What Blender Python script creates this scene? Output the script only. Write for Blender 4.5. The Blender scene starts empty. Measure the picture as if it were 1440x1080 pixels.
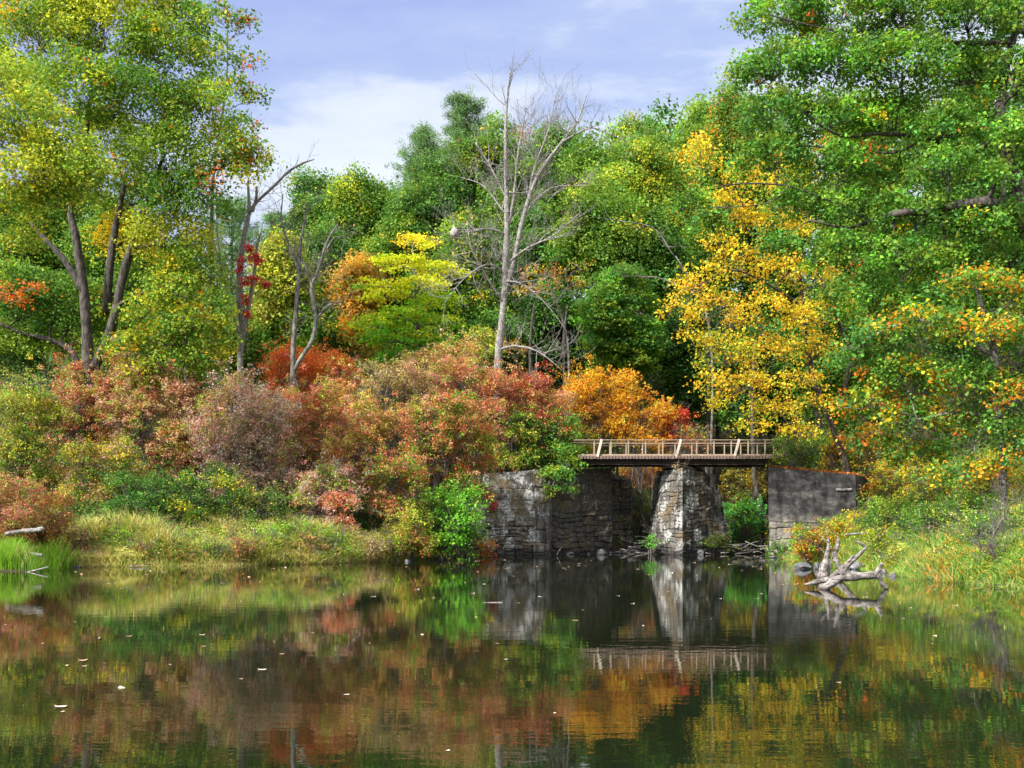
import bpy, math, random
import numpy as np
from mathutils import Vector
S = bpy.context.scene
# ------------------------------------------------------------------ camera
F = 1500.0; CX = 720.0; HY = 732.0; CH = 2.0      # focal length in px of a 1440 wide frame, horizon row, eye height
cd = bpy.data.cameras.new('camera'); cam = bpy.data.objects.new('camera', cd); S.collection.objects.link(cam)
cam.location = (0, 0, CH); cam.rotation_euler = (math.radians(90), 0, 0)
cd.sensor_width = 36; cd.lens = 36 * F / 1440; cd.shift_y = (HY - 540) / 1440
cd.clip_start = .1; cd.clip_end = 4000
S.camera = cam
# ------------------------------------------------------------------ light
SUN_EL = math.radians(41); SUN_AZ = Vector((-.75, -.66)).normalized()     # horizontal direction TO the sun
S.view_settings.view_transform = 'Standard'; S.view_settings.look = 'None'
S.view_settings.gamma = 1; S.view_settings.exposure = 1.2
w = bpy.data.worlds.new('World'); S.world = w; w.use_nodes = True
nt = w.node_tree; nt.nodes.clear(); N = nt.nodes.new; L = nt.links.new
out = N('ShaderNodeOutputWorld'); bg = N('ShaderNodeBackground'); bg.inputs[1].default_value = .115
sky = N('ShaderNodeTexSky'); sky.sky_type = 'NISHITA'; sky.sun_disc = False
sky.sun_elevation = SUN_EL; sky.sun_rotation = math.atan2(SUN_AZ.x, SUN_AZ.y)
tc = N('ShaderNodeTexCoord'); mp = N('ShaderNodeMapping'); mp.inputs['Scale'].default_value = (1.3, 1.3, 4.2)
mp.inputs['Location'].default_value = (.35, .2, .1)
n1 = N('ShaderNodeTexNoise'); n1.inputs['Scale'].default_value = 1.9; n1.inputs['Detail'].default_value = 7; n1.inputs['Roughness'].default_value = .5
n1.inputs['Distortion'].default_value = .35
L(tc.outputs['Generated'], mp.inputs[0]); L(mp.outputs[0], n1.inputs[0])
sep = N('ShaderNodeSeparateXYZ'); L(tc.outputs['Generated'], sep.inputs[0])
# bank of white cloud low in the sky, climbing to the right; lavender grey cloud deck above it
m1 = N('ShaderNodeMath'); m1.operation = 'MULTIPLY_ADD'; L(sep.outputs[0], m1.inputs[0]); m1.inputs[1].default_value = -.5; L(sep.outputs[2], m1.inputs[2])
m2 = N('ShaderNodeMath'); m2.operation = 'MULTIPLY_ADD'; L(n1.outputs[0], m2.inputs[0]); m2.inputs[1].default_value = .55; L(m1.outputs[0], m2.inputs[2])
n2 = N('ShaderNodeTexNoise'); n2.inputs['Scale'].default_value = 6; n2.inputs['Detail'].default_value = 8; n2.inputs['Roughness'].default_value = .6; L(mp.outputs[0], n2.inputs[0])
m3 = N('ShaderNodeMath'); m3.operation = 'MULTIPLY_ADD'; L(n2.outputs[0], m3.inputs[0]); m3.inputs[1].default_value = .28; L(m2.outputs[0], m3.inputs[2])
m4 = N('ShaderNodeMath'); m4.operation = 'SUBTRACT'; L(m3.outputs[0], m4.inputs[0]); m4.inputs[1].default_value = .14
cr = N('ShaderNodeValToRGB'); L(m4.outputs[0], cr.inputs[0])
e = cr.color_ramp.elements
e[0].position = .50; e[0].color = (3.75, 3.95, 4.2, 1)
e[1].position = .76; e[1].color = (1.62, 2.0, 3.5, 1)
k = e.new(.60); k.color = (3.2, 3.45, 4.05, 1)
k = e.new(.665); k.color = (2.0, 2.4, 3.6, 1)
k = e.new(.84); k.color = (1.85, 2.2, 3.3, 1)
k = e.new(1.0); k.color = (14, 13.7, 13.4, 1)  # unseen overhead cloud, made extra bright to add fill light
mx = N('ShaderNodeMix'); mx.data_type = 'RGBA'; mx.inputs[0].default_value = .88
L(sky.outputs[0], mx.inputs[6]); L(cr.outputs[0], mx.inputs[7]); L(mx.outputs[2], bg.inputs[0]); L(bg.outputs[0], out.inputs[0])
sd = bpy.data.lights.new('sun', 'SUN'); sd.energy = 3.6; sd.angle = math.radians(2.0); sd.color = (1, .95, .86)
so = bpy.data.objects.new('sun', sd); S.collection.objects.link(so)
sv = Vector((SUN_AZ.x * math.cos(SUN_EL), SUN_AZ.y * math.cos(SUN_EL), math.sin(SUN_EL)))
so.rotation_euler = sv.to_track_quat('Z', 'Y').to_euler(); so.location = (-40, -30, 60)
c = S.cycles; c.max_bounces = 6; c.diffuse_bounces = 3; c.glossy_bounces = 3; c.transmission_bounces = 3; c.transparent_max_bounces = 4
c.caustics_reflective = False; c.caustics_refractive = False

# ------------------------------------------------------------------ helpers
def P(px, py, Y): return np.array([(px - CX) / F * Y, Y, CH + (HY - py) / F * Y])
def lin(c):
    c = np.array(c, float) / 255.
    return np.where(c <= .04045, c / 12.92, ((c + .055) / 1.055) ** 2.4)
def tag(o, label=None, cat=None, group=None, kind=None):
    if label: o['label'] = label
    if cat: o['category'] = cat
    if group: o['group'] = group
    if kind: o['kind'] = kind
    return o
def empty(name, loc):
    o = bpy.data.objects.new(name, None); o.location = [float(v) for v in loc]; o.empty_display_size = .2
    S.collection.objects.link(o); return o
def link(name, me, mat, parent=None):
    if mat: me.materials.append(mat)
    o = bpy.data.objects.new(name, me); S.collection.objects.link(o)
    if parent is not None:
        o.parent = parent; o.matrix_parent_inverse.identity()
        o.location = [-v for v in parent.location]
    return o
def npmesh(name, V, Q, smooth=False, colors=None):
    """mesh from numpy verts and an (n,4) or (n,3) face array"""
    me = bpy.data.meshes.new(name); V = np.asarray(V, np.float32); Q = np.asarray(Q, np.int32)
    me.vertices.add(len(V)); me.vertices.foreach_set('co', V.ravel())
    k = Q.shape[1]; me.loops.add(Q.size); me.loops.foreach_set('vertex_index', Q.ravel())
    me.polygons.add(len(Q)); me.polygons.foreach_set('loop_start', np.arange(0, Q.size, k, dtype=np.int32))
    me.polygons.foreach_set('loop_total', np.full(len(Q), k, np.int32))
    if smooth: me.polygons.foreach_set('use_smooth', np.ones(len(Q), bool))
    if colors is not None:
        a = me.attributes.new('tint', 'FLOAT_COLOR', 'FACE'); cc = np.ones((len(Q), 4), np.float32); cc[:, :3] = colors
        a.data.foreach_set('color', cc.ravel())
    me.update(); me.validate(); return me
class Acc:
    """collects tubes into one mesh"""
    def __init__(s): s.V = []; s.Q = []; s.n = 0
    def add(s, V, Q): s.V.append(np.asarray(V, float)); s.Q.append(np.asarray(Q) + s.n); s.n += len(V)
    def tube(s, pts, rad, k=6, rng=None, rough=0., cap=True):
        p = np.asarray(pts, float); r = np.asarray(rad, float); n = len(p)
        t = np.gradient(p, axis=0); t /= np.linalg.norm(t, axis=1)[:, None] + 1e-9
        ref = np.array([0, 0, 1.]) if abs(t[:, 2]).mean() < .8 else np.array([1., .3, 0])
        a = np.cross(t, ref); a /= np.linalg.norm(a, axis=1)[:, None] + 1e-9; b = np.cross(t, a)
        th = np.arange(k) / k * 2 * math.pi
        rr = r[:, None] * np.ones(k)
        if rough and rng is not None: rr = rr * (1 + rough * rng.normal(size=rr.shape))
        V = p[:, None] + rr[..., None] * (np.cos(th)[None, :, None] * a[:, None] + np.sin(th)[None, :, None] * b[:, None])
        i = np.arange(n - 1)[:, None] * k; j = np.arange(k)[None]; j2 = (j + 1) % k
        Q = np.stack([i + j, i + j2, i + k + j2, i + k + j], -1).reshape(-1, 4)
        V = V.reshape(-1, 3)
        if cap:
            V = np.vstack([V, p[0] - t[0] * r[0] * .2, p[-1] + t[-1] * r[-1] * .2]); m = n * k
            jj = np.arange(k); Q0 = np.stack([jj * 0 + m, (jj + 1) % k, jj, jj], -1); Q1 = np.stack([jj * 0 + m + 1, (n - 1) * k + jj, (n - 1) * k + (jj + 1) % k, (n - 1) * k + (jj + 1) % k], -1)
            s.tri = getattr(s, 'tri', []); s.tri.append(Q0[:, :3] + s.n); s.tri.append(Q1[:, :3] + s.n)
        s.add(V, Q)
    def box(s, c, h, R=None):
        v = np.array([[x, y, z] for x in (-1, 1) for y in (-1, 1) for z in (-1, 1)], float) * np.array(h)
        if R is not None: v = v @ np.array(R).T
        s.add(v + np.array(c), [[0, 1, 3, 2], [4, 6, 7, 5], [0, 4, 5, 1], [2, 3, 7, 6], [0, 2, 6, 4], [1, 5, 7, 3]])
    def mesh(s, name, smooth=True):
        me = bpy.data.meshes.new(name)
        fs = [tuple(q) for A in s.Q for q in A.tolist()] + [tuple(q) for A in getattr(s, 'tri', []) for q in A.tolist()]
        me.from_pydata(np.vstack(s.V).tolist(), [], fs)
        if smooth: me.polygons.foreach_set('use_smooth', np.ones(len(me.polygons), bool))
        me.update(); return me
def spline(pts, n):
    """resample control points (with any number of columns) smoothly"""
    p = np.asarray(pts, float)
    if len(p) == 2: t = np.linspace(0, 1, n)[:, None]; return p[0] * (1 - t) + p[1] * t
    q = np.vstack([2 * p[0] - p[1], p, 2 * p[-1] - p[-2]]); o = []
    for t in np.linspace(0, len(p) - 1 - 1e-6, n):
        i = int(t); f = t - i; a, b, c_, d = q[i:i + 4]
        o.append(.5 * (2 * b + (c_ - a) * f + (2 * a - 5 * b + 4 * c_ - d) * f * f + (3 * b - a - 3 * c_ + d) * f ** 3))
    return np.array(o)
def vn(x, y, z=0., seed=0):
    """value noise 0..1"""
    x, y, z = np.broadcast_arrays(np.asarray(x, float), np.asarray(y, float), np.asarray(z, float))
    xi, yi, zi = np.floor(x).astype(np.int64), np.floor(y).astype(np.int64), np.floor(z).astype(np.int64)
    fx, fy, fz = x - xi, y - yi, z - zi; fx, fy, fz = [f * f * (3 - 2 * f) for f in (fx, fy, fz)]
    def h(a, b, c_):
        n = (a * 73856093) ^ (b * 19349663) ^ (c_ * 83492791) ^ (seed * 2654435)
        n = (n ^ (n >> 13)) * 1274126177; n = n ^ (n >> 16)
        return (n & 0xffff) / 65535.
    r = 0
    for a in (0, 1):
        for b in (0, 1):
            for c_ in (0, 1):
                r = r + h(xi + a, yi + b, zi + c_) * (fx if a else 1 - fx) * (fy if b else 1 - fy) * (fz if c_ else 1 - fz)
    return r
def fbm(x, y, z=0., seed=0, o=4): return sum(vn(np.asarray(x) * 2 ** i, np.asarray(y) * 2 ** i, np.asarray(z) * 2 ** i, seed + i) * .5 ** i for i in range(o)) / 1.9

# ------------------------------------------------------------------ materials
def newmat(name):
    m = bpy.data.materials.new(name); m.use_nodes = True; return m, m.node_tree.nodes, m.node_tree.links, m.node_tree.nodes['Principled BSDF']
def ramp(nodes, stops, interp='LINEAR'):
    r = nodes.new('ShaderNodeValToRGB'); r.color_ramp.interpolation = interp; el = r.color_ramp.elements
    el[0].position, el[0].color = stops[0][0], (*stops[0][1], 1); el[1].position, el[1].color = stops[-1][0], (*stops[-1][1], 1)
    for p, c_ in stops[1:-1]: q = el.new(p); q.color = (*c_, 1)
    return r
def noise(nodes, links, scale, detail=5, rough=.6, vec=None, sc=None, dist=0):
    n = nodes.new('ShaderNodeTexNoise'); n.inputs['Scale'].default_value = scale; n.inputs['Detail'].default_value = detail
    n.inputs['Roughness'].default_value = rough; n.inputs['Distortion'].default_value = dist
    g = nodes.new('ShaderNodeNewGeometry')
    if sc: m = nodes.new('ShaderNodeMapping'); m.inputs['Scale'].default_value = sc; links.new(g.outputs['Position'], m.inputs[0]); links.new(m.outputs[0], n.inputs[0])
    else: links.new(g.outputs['Position'], n.inputs[0])
    return n
def mix(nodes, links, f, a, b, mode='MIX'):
    m = nodes.new('ShaderNodeMix'); m.data_type = 'RGBA'; m.blend_type = mode
    for i, v in ((0, f), (6, a), (7, b)):
        if hasattr(v, 'links'): links.new(v, m.inputs[i])
        elif i == 0: m.inputs[0].default_value = v
        else: m.inputs[i].default_value = (*v, 1)
    return m.outputs[2]
def bump(nodes, links, h, bs, strength=.5, dist=.03):
    b = nodes.new('ShaderNodeBump'); b.inputs['Strength'].default_value = strength; b.inputs['Distance'].default_value = dist
    links.new(h, b.inputs['Height']); links.new(b.outputs[0], bs.inputs['Normal'])
def m_leaf(name, trans=.42, rough=.5, spec=.35):
    m, n, l, bs = newmat(name); at = n.new('ShaderNodeAttribute'); at.attribute_name = 'tint'
    bs.inputs['Roughness'].default_value = rough; bs.inputs['Specular IOR Level'].default_value = spec
    l.new(at.outputs['Color'], bs.inputs['Base Color'])
    tr = n.new('ShaderNodeBsdfTranslucent'); l.new(mix(n, l, .5, at.outputs['Color'], (.9, .8, .2), 'MIX'), tr.inputs[0])
    g = n.new('ShaderNodeMix'); g.data_type = 'RGBA'; g.blend_type = 'MULTIPLY'; g.inputs[0].default_value = .35
    l.new(at.outputs['Color'], g.inputs[6]); g.inputs[7].default_value = (1.5, 1.35, .5, 1); l.new(g.outputs[2], tr.inputs[0])
    ms = n.new('ShaderNodeMixShader'); ms.inputs[0].default_value = trans; l.new(bs.outputs[0], ms.inputs[1]); l.new(tr.outputs[0], ms.inputs[2])
    l.new(ms.outputs[0], n['Material Output'].inputs[0]); return m
def m_bark(name, a, b, scale=9, sc=(1, 1, .3), c3=None):
    m, n, l, bs = newmat(name); t = noise(n, l, scale, 6, .65, sc=sc); r = ramp(n, [(.42, a), (.60, b)]); l.new(t.outputs[0], r.inputs[0]); col = r.outputs[0]
    if c3:
        t2 = noise(n, l, 2.2, 4, .7); r2 = ramp(n, [(.5, (0, 0, 0)), (.6, (1, 1, 1))]); l.new(t2.outputs[0], r2.inputs[0]); col = mix(n, l, r2.outputs[0], col, c3)
    l.new(col, bs.inputs['Base Color']); bs.inputs['Roughness'].default_value = .9; bump(n, l, t.outputs[0], bs, .8, .04); return m
LEAF = m_leaf('leaf', .42, .55, .22); LEAFM = m_leaf('matt_leaf', .38, .7, .2)
BARK = m_bark('dark_bark', (.02, .017, .014), (.10, .085, .07))
BARKG = m_bark('grey_bark', (.05, .045, .04), (.19, .175, .16), c3=(.22, .23, .19))
PALE = m_bark('weathered_wood', (.13, .12, .112), (.37, .35, .33), 14, (1.2, 1.2, .5))
TWIG = m_bark('twig_bark', (.07, .06, .055), (.20, .175, .165))
DRIFT = m_bark('driftwood', (.08, .068, .062), (.33, .295, .28), 9, (.4, 1.6, 1.0))

n, l, bs = DRIFT.node_tree.nodes, DRIFT.node_tree.links, DRIFT.node_tree.nodes['Principled BSDF']
src = bs.inputs['Base Color'].links[0].from_socket; g = n.new('ShaderNodeNewGeometry'); sp = n.new('ShaderNodeSeparateXYZ'); l.new(g.outputs['Position'], sp.inputs[0])
mr = n.new('ShaderNodeMapRange'); mr.inputs[1].default_value = .02; mr.inputs[2].default_value = .12; l.new(sp.outputs[2], mr.inputs[0])
gr = noise(n, l, 1, 6, .75, sc=(3, 22, 26)); rg_r = ramp(n, [(.36, (.35, .33, .31)), (.5, (1, 1, 1))]); l.new(gr.outputs[0], rg_r.inputs[0]); src = mix(n, l, .85, src, rg_r.outputs[0], 'MULTIPLY')
l.new(mix(n, l, mr.outputs[0], (.05, .04, .035), src), bs.inputs['Base Color'])
# ------------------------------------------------------------------ terrain
POND = np.array([(-60, -30), (-60, 40), (-18.9, 42), (-19.2, 45.6), (-13.3, 47.4), (-8.9, 49.2), (-4.7, 54.3), (-2.2, 59.6), (-1, 61.6), (2, 62), (5.6, 64.6), (7.6, 67),
                 (8, 74), (18.2, 74), (16.3, 66), (15, 58), (14.2, 50), (14.6, 41), (14.4, 37.5), (14.8, 32.6), (17, 28), (24, 15), (34, -30)], float)
def sdist(x, y):
    x = np.asarray(x, float); y = np.asarray(y, float); d = np.full(x.shape, 1e9); ins = np.zeros(x.shape, bool); n = len(POND)
    for i in range(n):
        ax, ay = POND[i]; bx, by = POND[(i + 1) % n]; ex, ey = bx - ax, by - ay
        t = np.clip(((x - ax) * ex + (y - ay) * ey) / (ex * ex + ey * ey), 0, 1)
        d = np.minimum(d, np.hypot(x - ax - t * ex, y - ay - t * ey))
        cond = ((ay > y) != (by > y)); xx = ax + (y - ay) / (ey if ey else 1e-9) * ex; ins ^= cond & (x < xx)
    return np.where(ins, -d, d)
def sm(a, b, v): t = np.clip((v - a) / (b - a), 0, 1); return t * t * (3 - 2 * t)
def gz(x, y):
    x = np.asarray(x, float); y = np.asarray(y, float); d = sdist(x, y)
    z = np.where(d < 0, np.maximum(-1.6, d * .7), .10 + 5.2 * (1 - np.exp(-np.maximum(d, 0) / 9.5)))
    z = z + (sm(0, 3, d)) * (fbm(x * .35, y * .35, 0, 3) - .5) * .7
    fill = sm(-6, -2.5, x) * (1 - sm(6.2, 7.2, x)) * sm(0.35, .8, y - np.maximum(61.05 + .22 * x, 61.6 + .8 * (x - 2.1)))
    z = np.where(fill > .01, np.maximum(z, 4.75 * fill), z)
    fill2 = sm(0, .5, x - 15.3 - .27 * np.maximum(y - 62.2, 0)) * (1 - sm(19.8, 21.5, x)) * sm(61.8, 62.6, y); z = np.where(fill2 > .01, np.maximum(z, 4.35 * fill2), z)
    z = z + np.where(d > 0, 44 * (1 - np.exp(-np.maximum(y - 74, 0) / 80)), 0) + np.where(d > 0, .22 * np.maximum(x - 22, 0) * np.exp(-np.maximum(x - 22, 0) / 60), 0)
    return z
def G(x, y): return float(gz(np.array([x]), np.array([y]))[0])
def axis(a, b, step, far):
    core = np.arange(a, b, step); g = []; s = step; v = b
    while v < far[1]: g.append(v); s *= 1.25; v += s
    g.append(far[1]); h = []; s = step; v = a
    while v > far[0]: s *= 1.25; v -= s; h.append(v)
    return np.concatenate([h[::-1], core, g])
ax = axis(-34, 40, .4, (-1500, 1500)); ay = axis(28, 90, .4, (-700, 2500))
X, Y_ = np.meshgrid(ax, ay); Zt = gz(X, Y_)
nx, ny = len(ax), len(ay); ii = (np.arange(ny - 1)[:, None] * nx + np.arange(nx - 1)[None]).ravel()
gm, n, l, bs = newmat('forest_floor')
t1 = noise(n, l, 1.2, 8, .7); r1 = ramp(n, [(.35, (.028, .024, .012)), (.5, (.06, .045, .02)), (.62, (.05, .06, .018)), (.75, (.11, .06, .02))]); l.new(t1.outputs[0], r1.inputs[0])
t2 = noise(n, l, 14, 6, .8); r2 = ramp(n, [(.3, (.5, .5, .5)), (.7, (1.5, 1.4, 1.2))]); l.new(t2.outputs[0], r2.inputs[0])
l.new(mix(n, l, .8, r1.outputs[0], r2.outputs[0], 'MULTIPLY'), bs.inputs['Base Color']); bs.inputs['Roughness'].default_value = .95; bump(n, l, t2.outputs[0], bs, 1, .12)
o = link('ground', npmesh('ground', np.stack([X, Y_, Zt], -1).reshape(-1, 3), np.stack([ii, ii + 1, ii + nx + 1, ii + nx], -1), True), gm); tag(o, kind='structure')
# water
wm, n, l, bs = newmat('pond_water')
bs.inputs['Base Color'].default_value = (.006, .009, .004, 1); bs.inputs['Roughness'].default_value = .0; bs.inputs['IOR'].default_value = 1.5
a = noise(n, l, 1.0, 3, .5, sc=(.9, 2.6, 1)); b = noise(n, l, 1.0, 2, .5, sc=(3.5, 11, 1)); d_ = noise(n, l, 1.0, 3, .55, sc=(.06, .16, 1))
rr = ramp(n, [(.38, (.25, .25, .25)), (.66, (1, 1, 1))]); l.new(d_.outputs[0], rr.inputs[0])
mm = n.new('ShaderNodeMath'); mm.operation = 'MULTIPLY_ADD'; l.new(b.outputs[0], mm.inputs[0]); mm.inputs[1].default_value = .22; l.new(a.outputs[0], mm.inputs[2])
mq = n.new('ShaderNodeMath'); mq.operation = 'MULTIPLY'; l.new(mm.outputs[0], mq.inputs[0]); l.new(rr.outputs[0], mq.inputs[1])
bump(n, l, mq.outputs[0], bs, .5, .0058)
wgx = np.linspace(-120, 120, 25); wgy = np.linspace(-60, 76, 18); WX, WY = np.meshgrid(wgx, wgy); ii = (np.arange(17)[:, None] * 25 + np.arange(24)[None]).ravel()
o = link('water', npmesh('water', np.stack([WX, WY, WX * 0], -1).reshape(-1, 3), np.stack([ii, ii + 1, ii + 26, ii + 25], -1)), wm); tag(o, kind='structure')

# ------------------------------------------------------------------ foliage machinery
ALB = .84
def pal(*cols):
    """list of (weight, (r,g,b) sRGB)"""
    wt = np.array([c_[0] for c_ in cols], float); return wt / wt.sum(), np.array([lin(c_[1]) ** .92 for c_ in cols]) * ALB
def leaf_mesh(rng, pos, nrm, size, col, aspect=.7):
    n = len(pos); nrm = nrm / (np.linalg.norm(nrm, axis=1)[:, None] + 1e-9)
    t = np.cross(nrm, rng.normal(size=(n, 3))); t /= np.linalg.norm(t, axis=1)[:, None] + 1e-9; b = np.cross(nrm, t)
    s = (size * rng.uniform(.45, 1.4, n))[:, None]
    v0 = pos - t * s * .5; v2 = pos + t * s * .5 - nrm * s * .12
    v1 = pos + b * s * aspect * .5 + nrm * s * .1 - t * s * .06; v3 = pos - b * s * aspect * .5 + nrm * s * .1 - t * s * .06
    V = np.stack([v0, v1, v2, v3], 1).reshape(-1, 3); Q = np.arange(4 * n).reshape(-1, 4)
    return npmesh('leaves', V, Q, False, col)
def puffs_to_leaves(rng, C, R, n, flat, PAL, up=.8, outw=.35, jit=.16, droop=.12, blend=.7, pick=None):
    """C puff centres, R radii, n total leaves; colour chosen by puff, then by leaf"""
    wt = R ** 2; idx = rng.choice(len(C), n, p=wt / wt.sum())
    d = rng.normal(size=(n, 3)); d /= np.linalg.norm(d, axis=1)[:, None]; r = rng.uniform(0, 1, n)[:, None] ** .5 * (1 + .5 * rng.exponential(.35, (n, 1)) * (rng.uniform(size=(n, 1)) < .3))
    off = d * r * np.array([1, 1, flat]); off[:, 2] -= droop * (off[:, 0] ** 2 + off[:, 1] ** 2)
    pos = C[idx] + off * R[idx][:, None]
    nr = rng.normal(size=(n, 3)) * .55 + off * outw; nr[:, 2] += up
    pw, pc = PAL; pp = rng.choice(len(pw), len(C), p=pw) if pick is None else pick
    own = rng.choice(len(pw), n, p=pw); ci = np.where(rng.uniform(size=n) < blend, pp[idx], own)
    puffj = rng.normal(0, .2, (len(C), 1)) + rng.normal(0, .05, (len(C), 3))
    col = pc[ci] * np.exp(rng.normal(0, jit, (n, 1)) + rng.normal(0, .06, (n, 3)) + puffj[idx])
    return pos, nr, np.clip(col, .003, .8)
def lobes_to_puffs(rng, lobes, pr, cover=1.6, lo=.5):
    C = []; R = []; own = []
    for k, (c_, r) in enumerate(lobes):
        r = np.array(r, float) * np.ones(3); m = max(5, int(cover * 4 * (r.mean() / pr) ** 2)); d = rng.normal(size=(m, 3)); d /= np.linalg.norm(d, axis=1)[:, None]
        d[:, 2] = np.where(d[:, 2] < -.45, -d[:, 2], d[:, 2])
        q = lo + (1.05 - lo) * rng.uniform(0, 1, m)[:, None] ** .6
        C.append(np.array(c_) + d * q * r); R.append(pr * rng.uniform(.55, 1.35, m)); own += [k] * m
    return np.vstack(C), np.concatenate(R), np.array(own)
def auto_lobes(rng, c_, rad, n, f=.42):
    """lobes filling an ellipsoid crown"""
    o = []; rad = np.array(rad, float)
    for i in range(n):
        d = rng.normal(size=3); d /= np.linalg.norm(d); q = rng.uniform(.25, .72) if i else 0
        s = rng.uniform(.75, 1.2) * f; o.append((np.array(c_) + d * q * rad, rad * s * np.array([1, 1, .85])))
    return o
def branch(acc, rng, a, b, r0, r1, k=5, n=6, sag=.08, wob=.06):
    a = np.array(a, float); b = np.array(b, float); L_ = np.linalg.norm(b - a); t = np.linspace(0, 1, n)[:, None]
    p = a + (b - a) * t; p[:, 2] += (np.sin(t[:, 0] * math.pi) * sag * L_); p[1:-1] += rng.normal(0, wob * L_ / n * 2, (n - 2, 3))
    acc.tube(p, np.linspace(r0, r1, n), k, cap=False); return p
def grow(acc, rng, p, d, L_, r, depth, spread=.6, up=.15, k=4, kids=(3, 5), thin=.6):
    """bare twigs, recursive"""
    n = 5; pts = [np.array(p, float)]; d = np.array(d, float) / np.linalg.norm(d)
    for i in range(n - 1):
        d = d + rng.normal(0, .13, 3) + np.array([0, 0, up * .3]); d /= np.linalg.norm(d); pts.append(pts[-1] + d * L_ / (n - 1))
    acc.tube(pts, np.linspace(r, max(r * .35, .006), n), k if depth > 1 else 3, cap=False)
    if depth <= 0: return
    for i in range(rng.integers(*kids)):
        t = rng.uniform(.25, 1); j = min(n - 2, int(t * (n - 1))); q = pts[j] + (pts[j + 1] - pts[j]) * (t * (n - 1) - j)
        dd = d + rng.normal(0, spread, 3); dd[2] += up
        grow(acc, rng, q, dd, L_ * rng.uniform(.42, .7), r * thin * (1 - .5 * t), depth - 1, spread, up, k, kids, thin)
SEED = [10]
def rngn(): SEED[0] += 1; return np.random.default_rng(SEED[0])
BT = 'trees on the wooded hillside'
def tree(label, trunk, Y, lobes, PAL, name='maple_tree', cat='tree', group=None, limbs=(), size=.2, dens=3.2, pr=.9, bark=BARKG, flat=.75,
         cover=2.4, twigs=.5, mat=LEAF, aspect=.75, blend=.88, up=.55, depth=.9, zlim=None, lobe_pick=None, world=False):
    """trunk, limbs: lists of (px,py,radius px[,dY]) at depth Y; lobes: (px,py,rx px,rz px,dY)"""
    rng = rngn(); k = Y / F
    def pt(q): return np.append(P(q[0], q[1], Y + (q[3] if len(q) > 3 else 0)), q[2] * k)
    T = [pt(q) for q in trunk]; 
    for q in T: q[3] *= .72
    bx, by = T[0][0], T[0][1]; g = G(bx, by)
    root = empty(name, (bx, by, g)); tag(root, label, cat, group)
    if T[0][2] > g - .2: T = [np.array([bx + (T[0][0] - T[1][0]) * .1, by, g - .3, T[0][3] * 1.25])] + T
    acc = Acc(); sp = spline(T, max(8, 4 * len(T))); acc.tube(sp[:, :3], np.maximum(sp[:, 3], .02), 9, rng, .07)
    nodes = [sp[len(sp) // 3:]]
    for lb in limbs:
        q = spline([pt(v) for v in lb], 4 * len(lb)); q[:, 3] *= .75; acc.tube(q[:, :3], np.maximum(q[:, 3], .012), 7, rng, .07); nodes.append(q)
    nodes = np.vstack(nodes)
    LB = [(P(q[0], q[1], Y + q[4]), (q[2] * k, q[2] * k * depth, q[3] * k)) for q in lobes] if not world else lobes
    ba = Acc()
    C, R, own = lobes_to_puffs(rng, LB, pr, cover); twigs *= .5
    gg = gz(C[:, 0], C[:, 1]); C[:, 2] = np.maximum(C[:, 2], gg + .3)
    for i, (c_, r) in enumerate(LB):
        c_ = np.array(c_); dd = np.linalg.norm(nodes[:, :3] - c_ + np.array([0, 0, .35]) * np.linalg.norm(nodes[:, :3] - c_, axis=1)[:, None], axis=1); j = int(np.argmin(dd))
        r0 = max(.03, nodes[j, 3] * .45); tip = c_ - np.array([0, 0, .2]) * r[2]
        pp = branch(ba, rng, nodes[j, :3], tip, r0, r0 * .45, 6, 7, .06)
        ks = np.where(own == i)[0]; ks = ks[rng.uniform(size=len(ks)) < twigs]
        for q in ks: s = pp[rng.integers(3, 7)]; branch(ba, rng, s, C[q] - np.array([0, 0, .1 * R[q]]), r0 * .3, .012, 3, 5, .04, .1)
    link('trunk', acc.mesh('trunk'), bark, root)
    if ba.V: link('branches', ba.mesh('branches'), bark, root)
    area = sum(math.pi * np.prod(np.array(r)[[0, 2]]) for _, r in LB); n = int(dens * area / (size * size * aspect * .5))
    pick = None
    if lobe_pick is not None:
        pw = PAL[0]; lp = np.array(lobe_pick)[own]; rp = rng.choice(len(pw), len(C), p=pw); pick = np.where((lp >= 0) & (rng.uniform(size=len(C)) < .8), lp, rp)
    pos, nr, col = puffs_to_leaves(rng, C, R, n, flat, PAL, up=up, blend=blend, pick=pick)
    link('crown', leaf_mesh(rng, pos, nr, size, col, aspect), mat, root); return root
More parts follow.
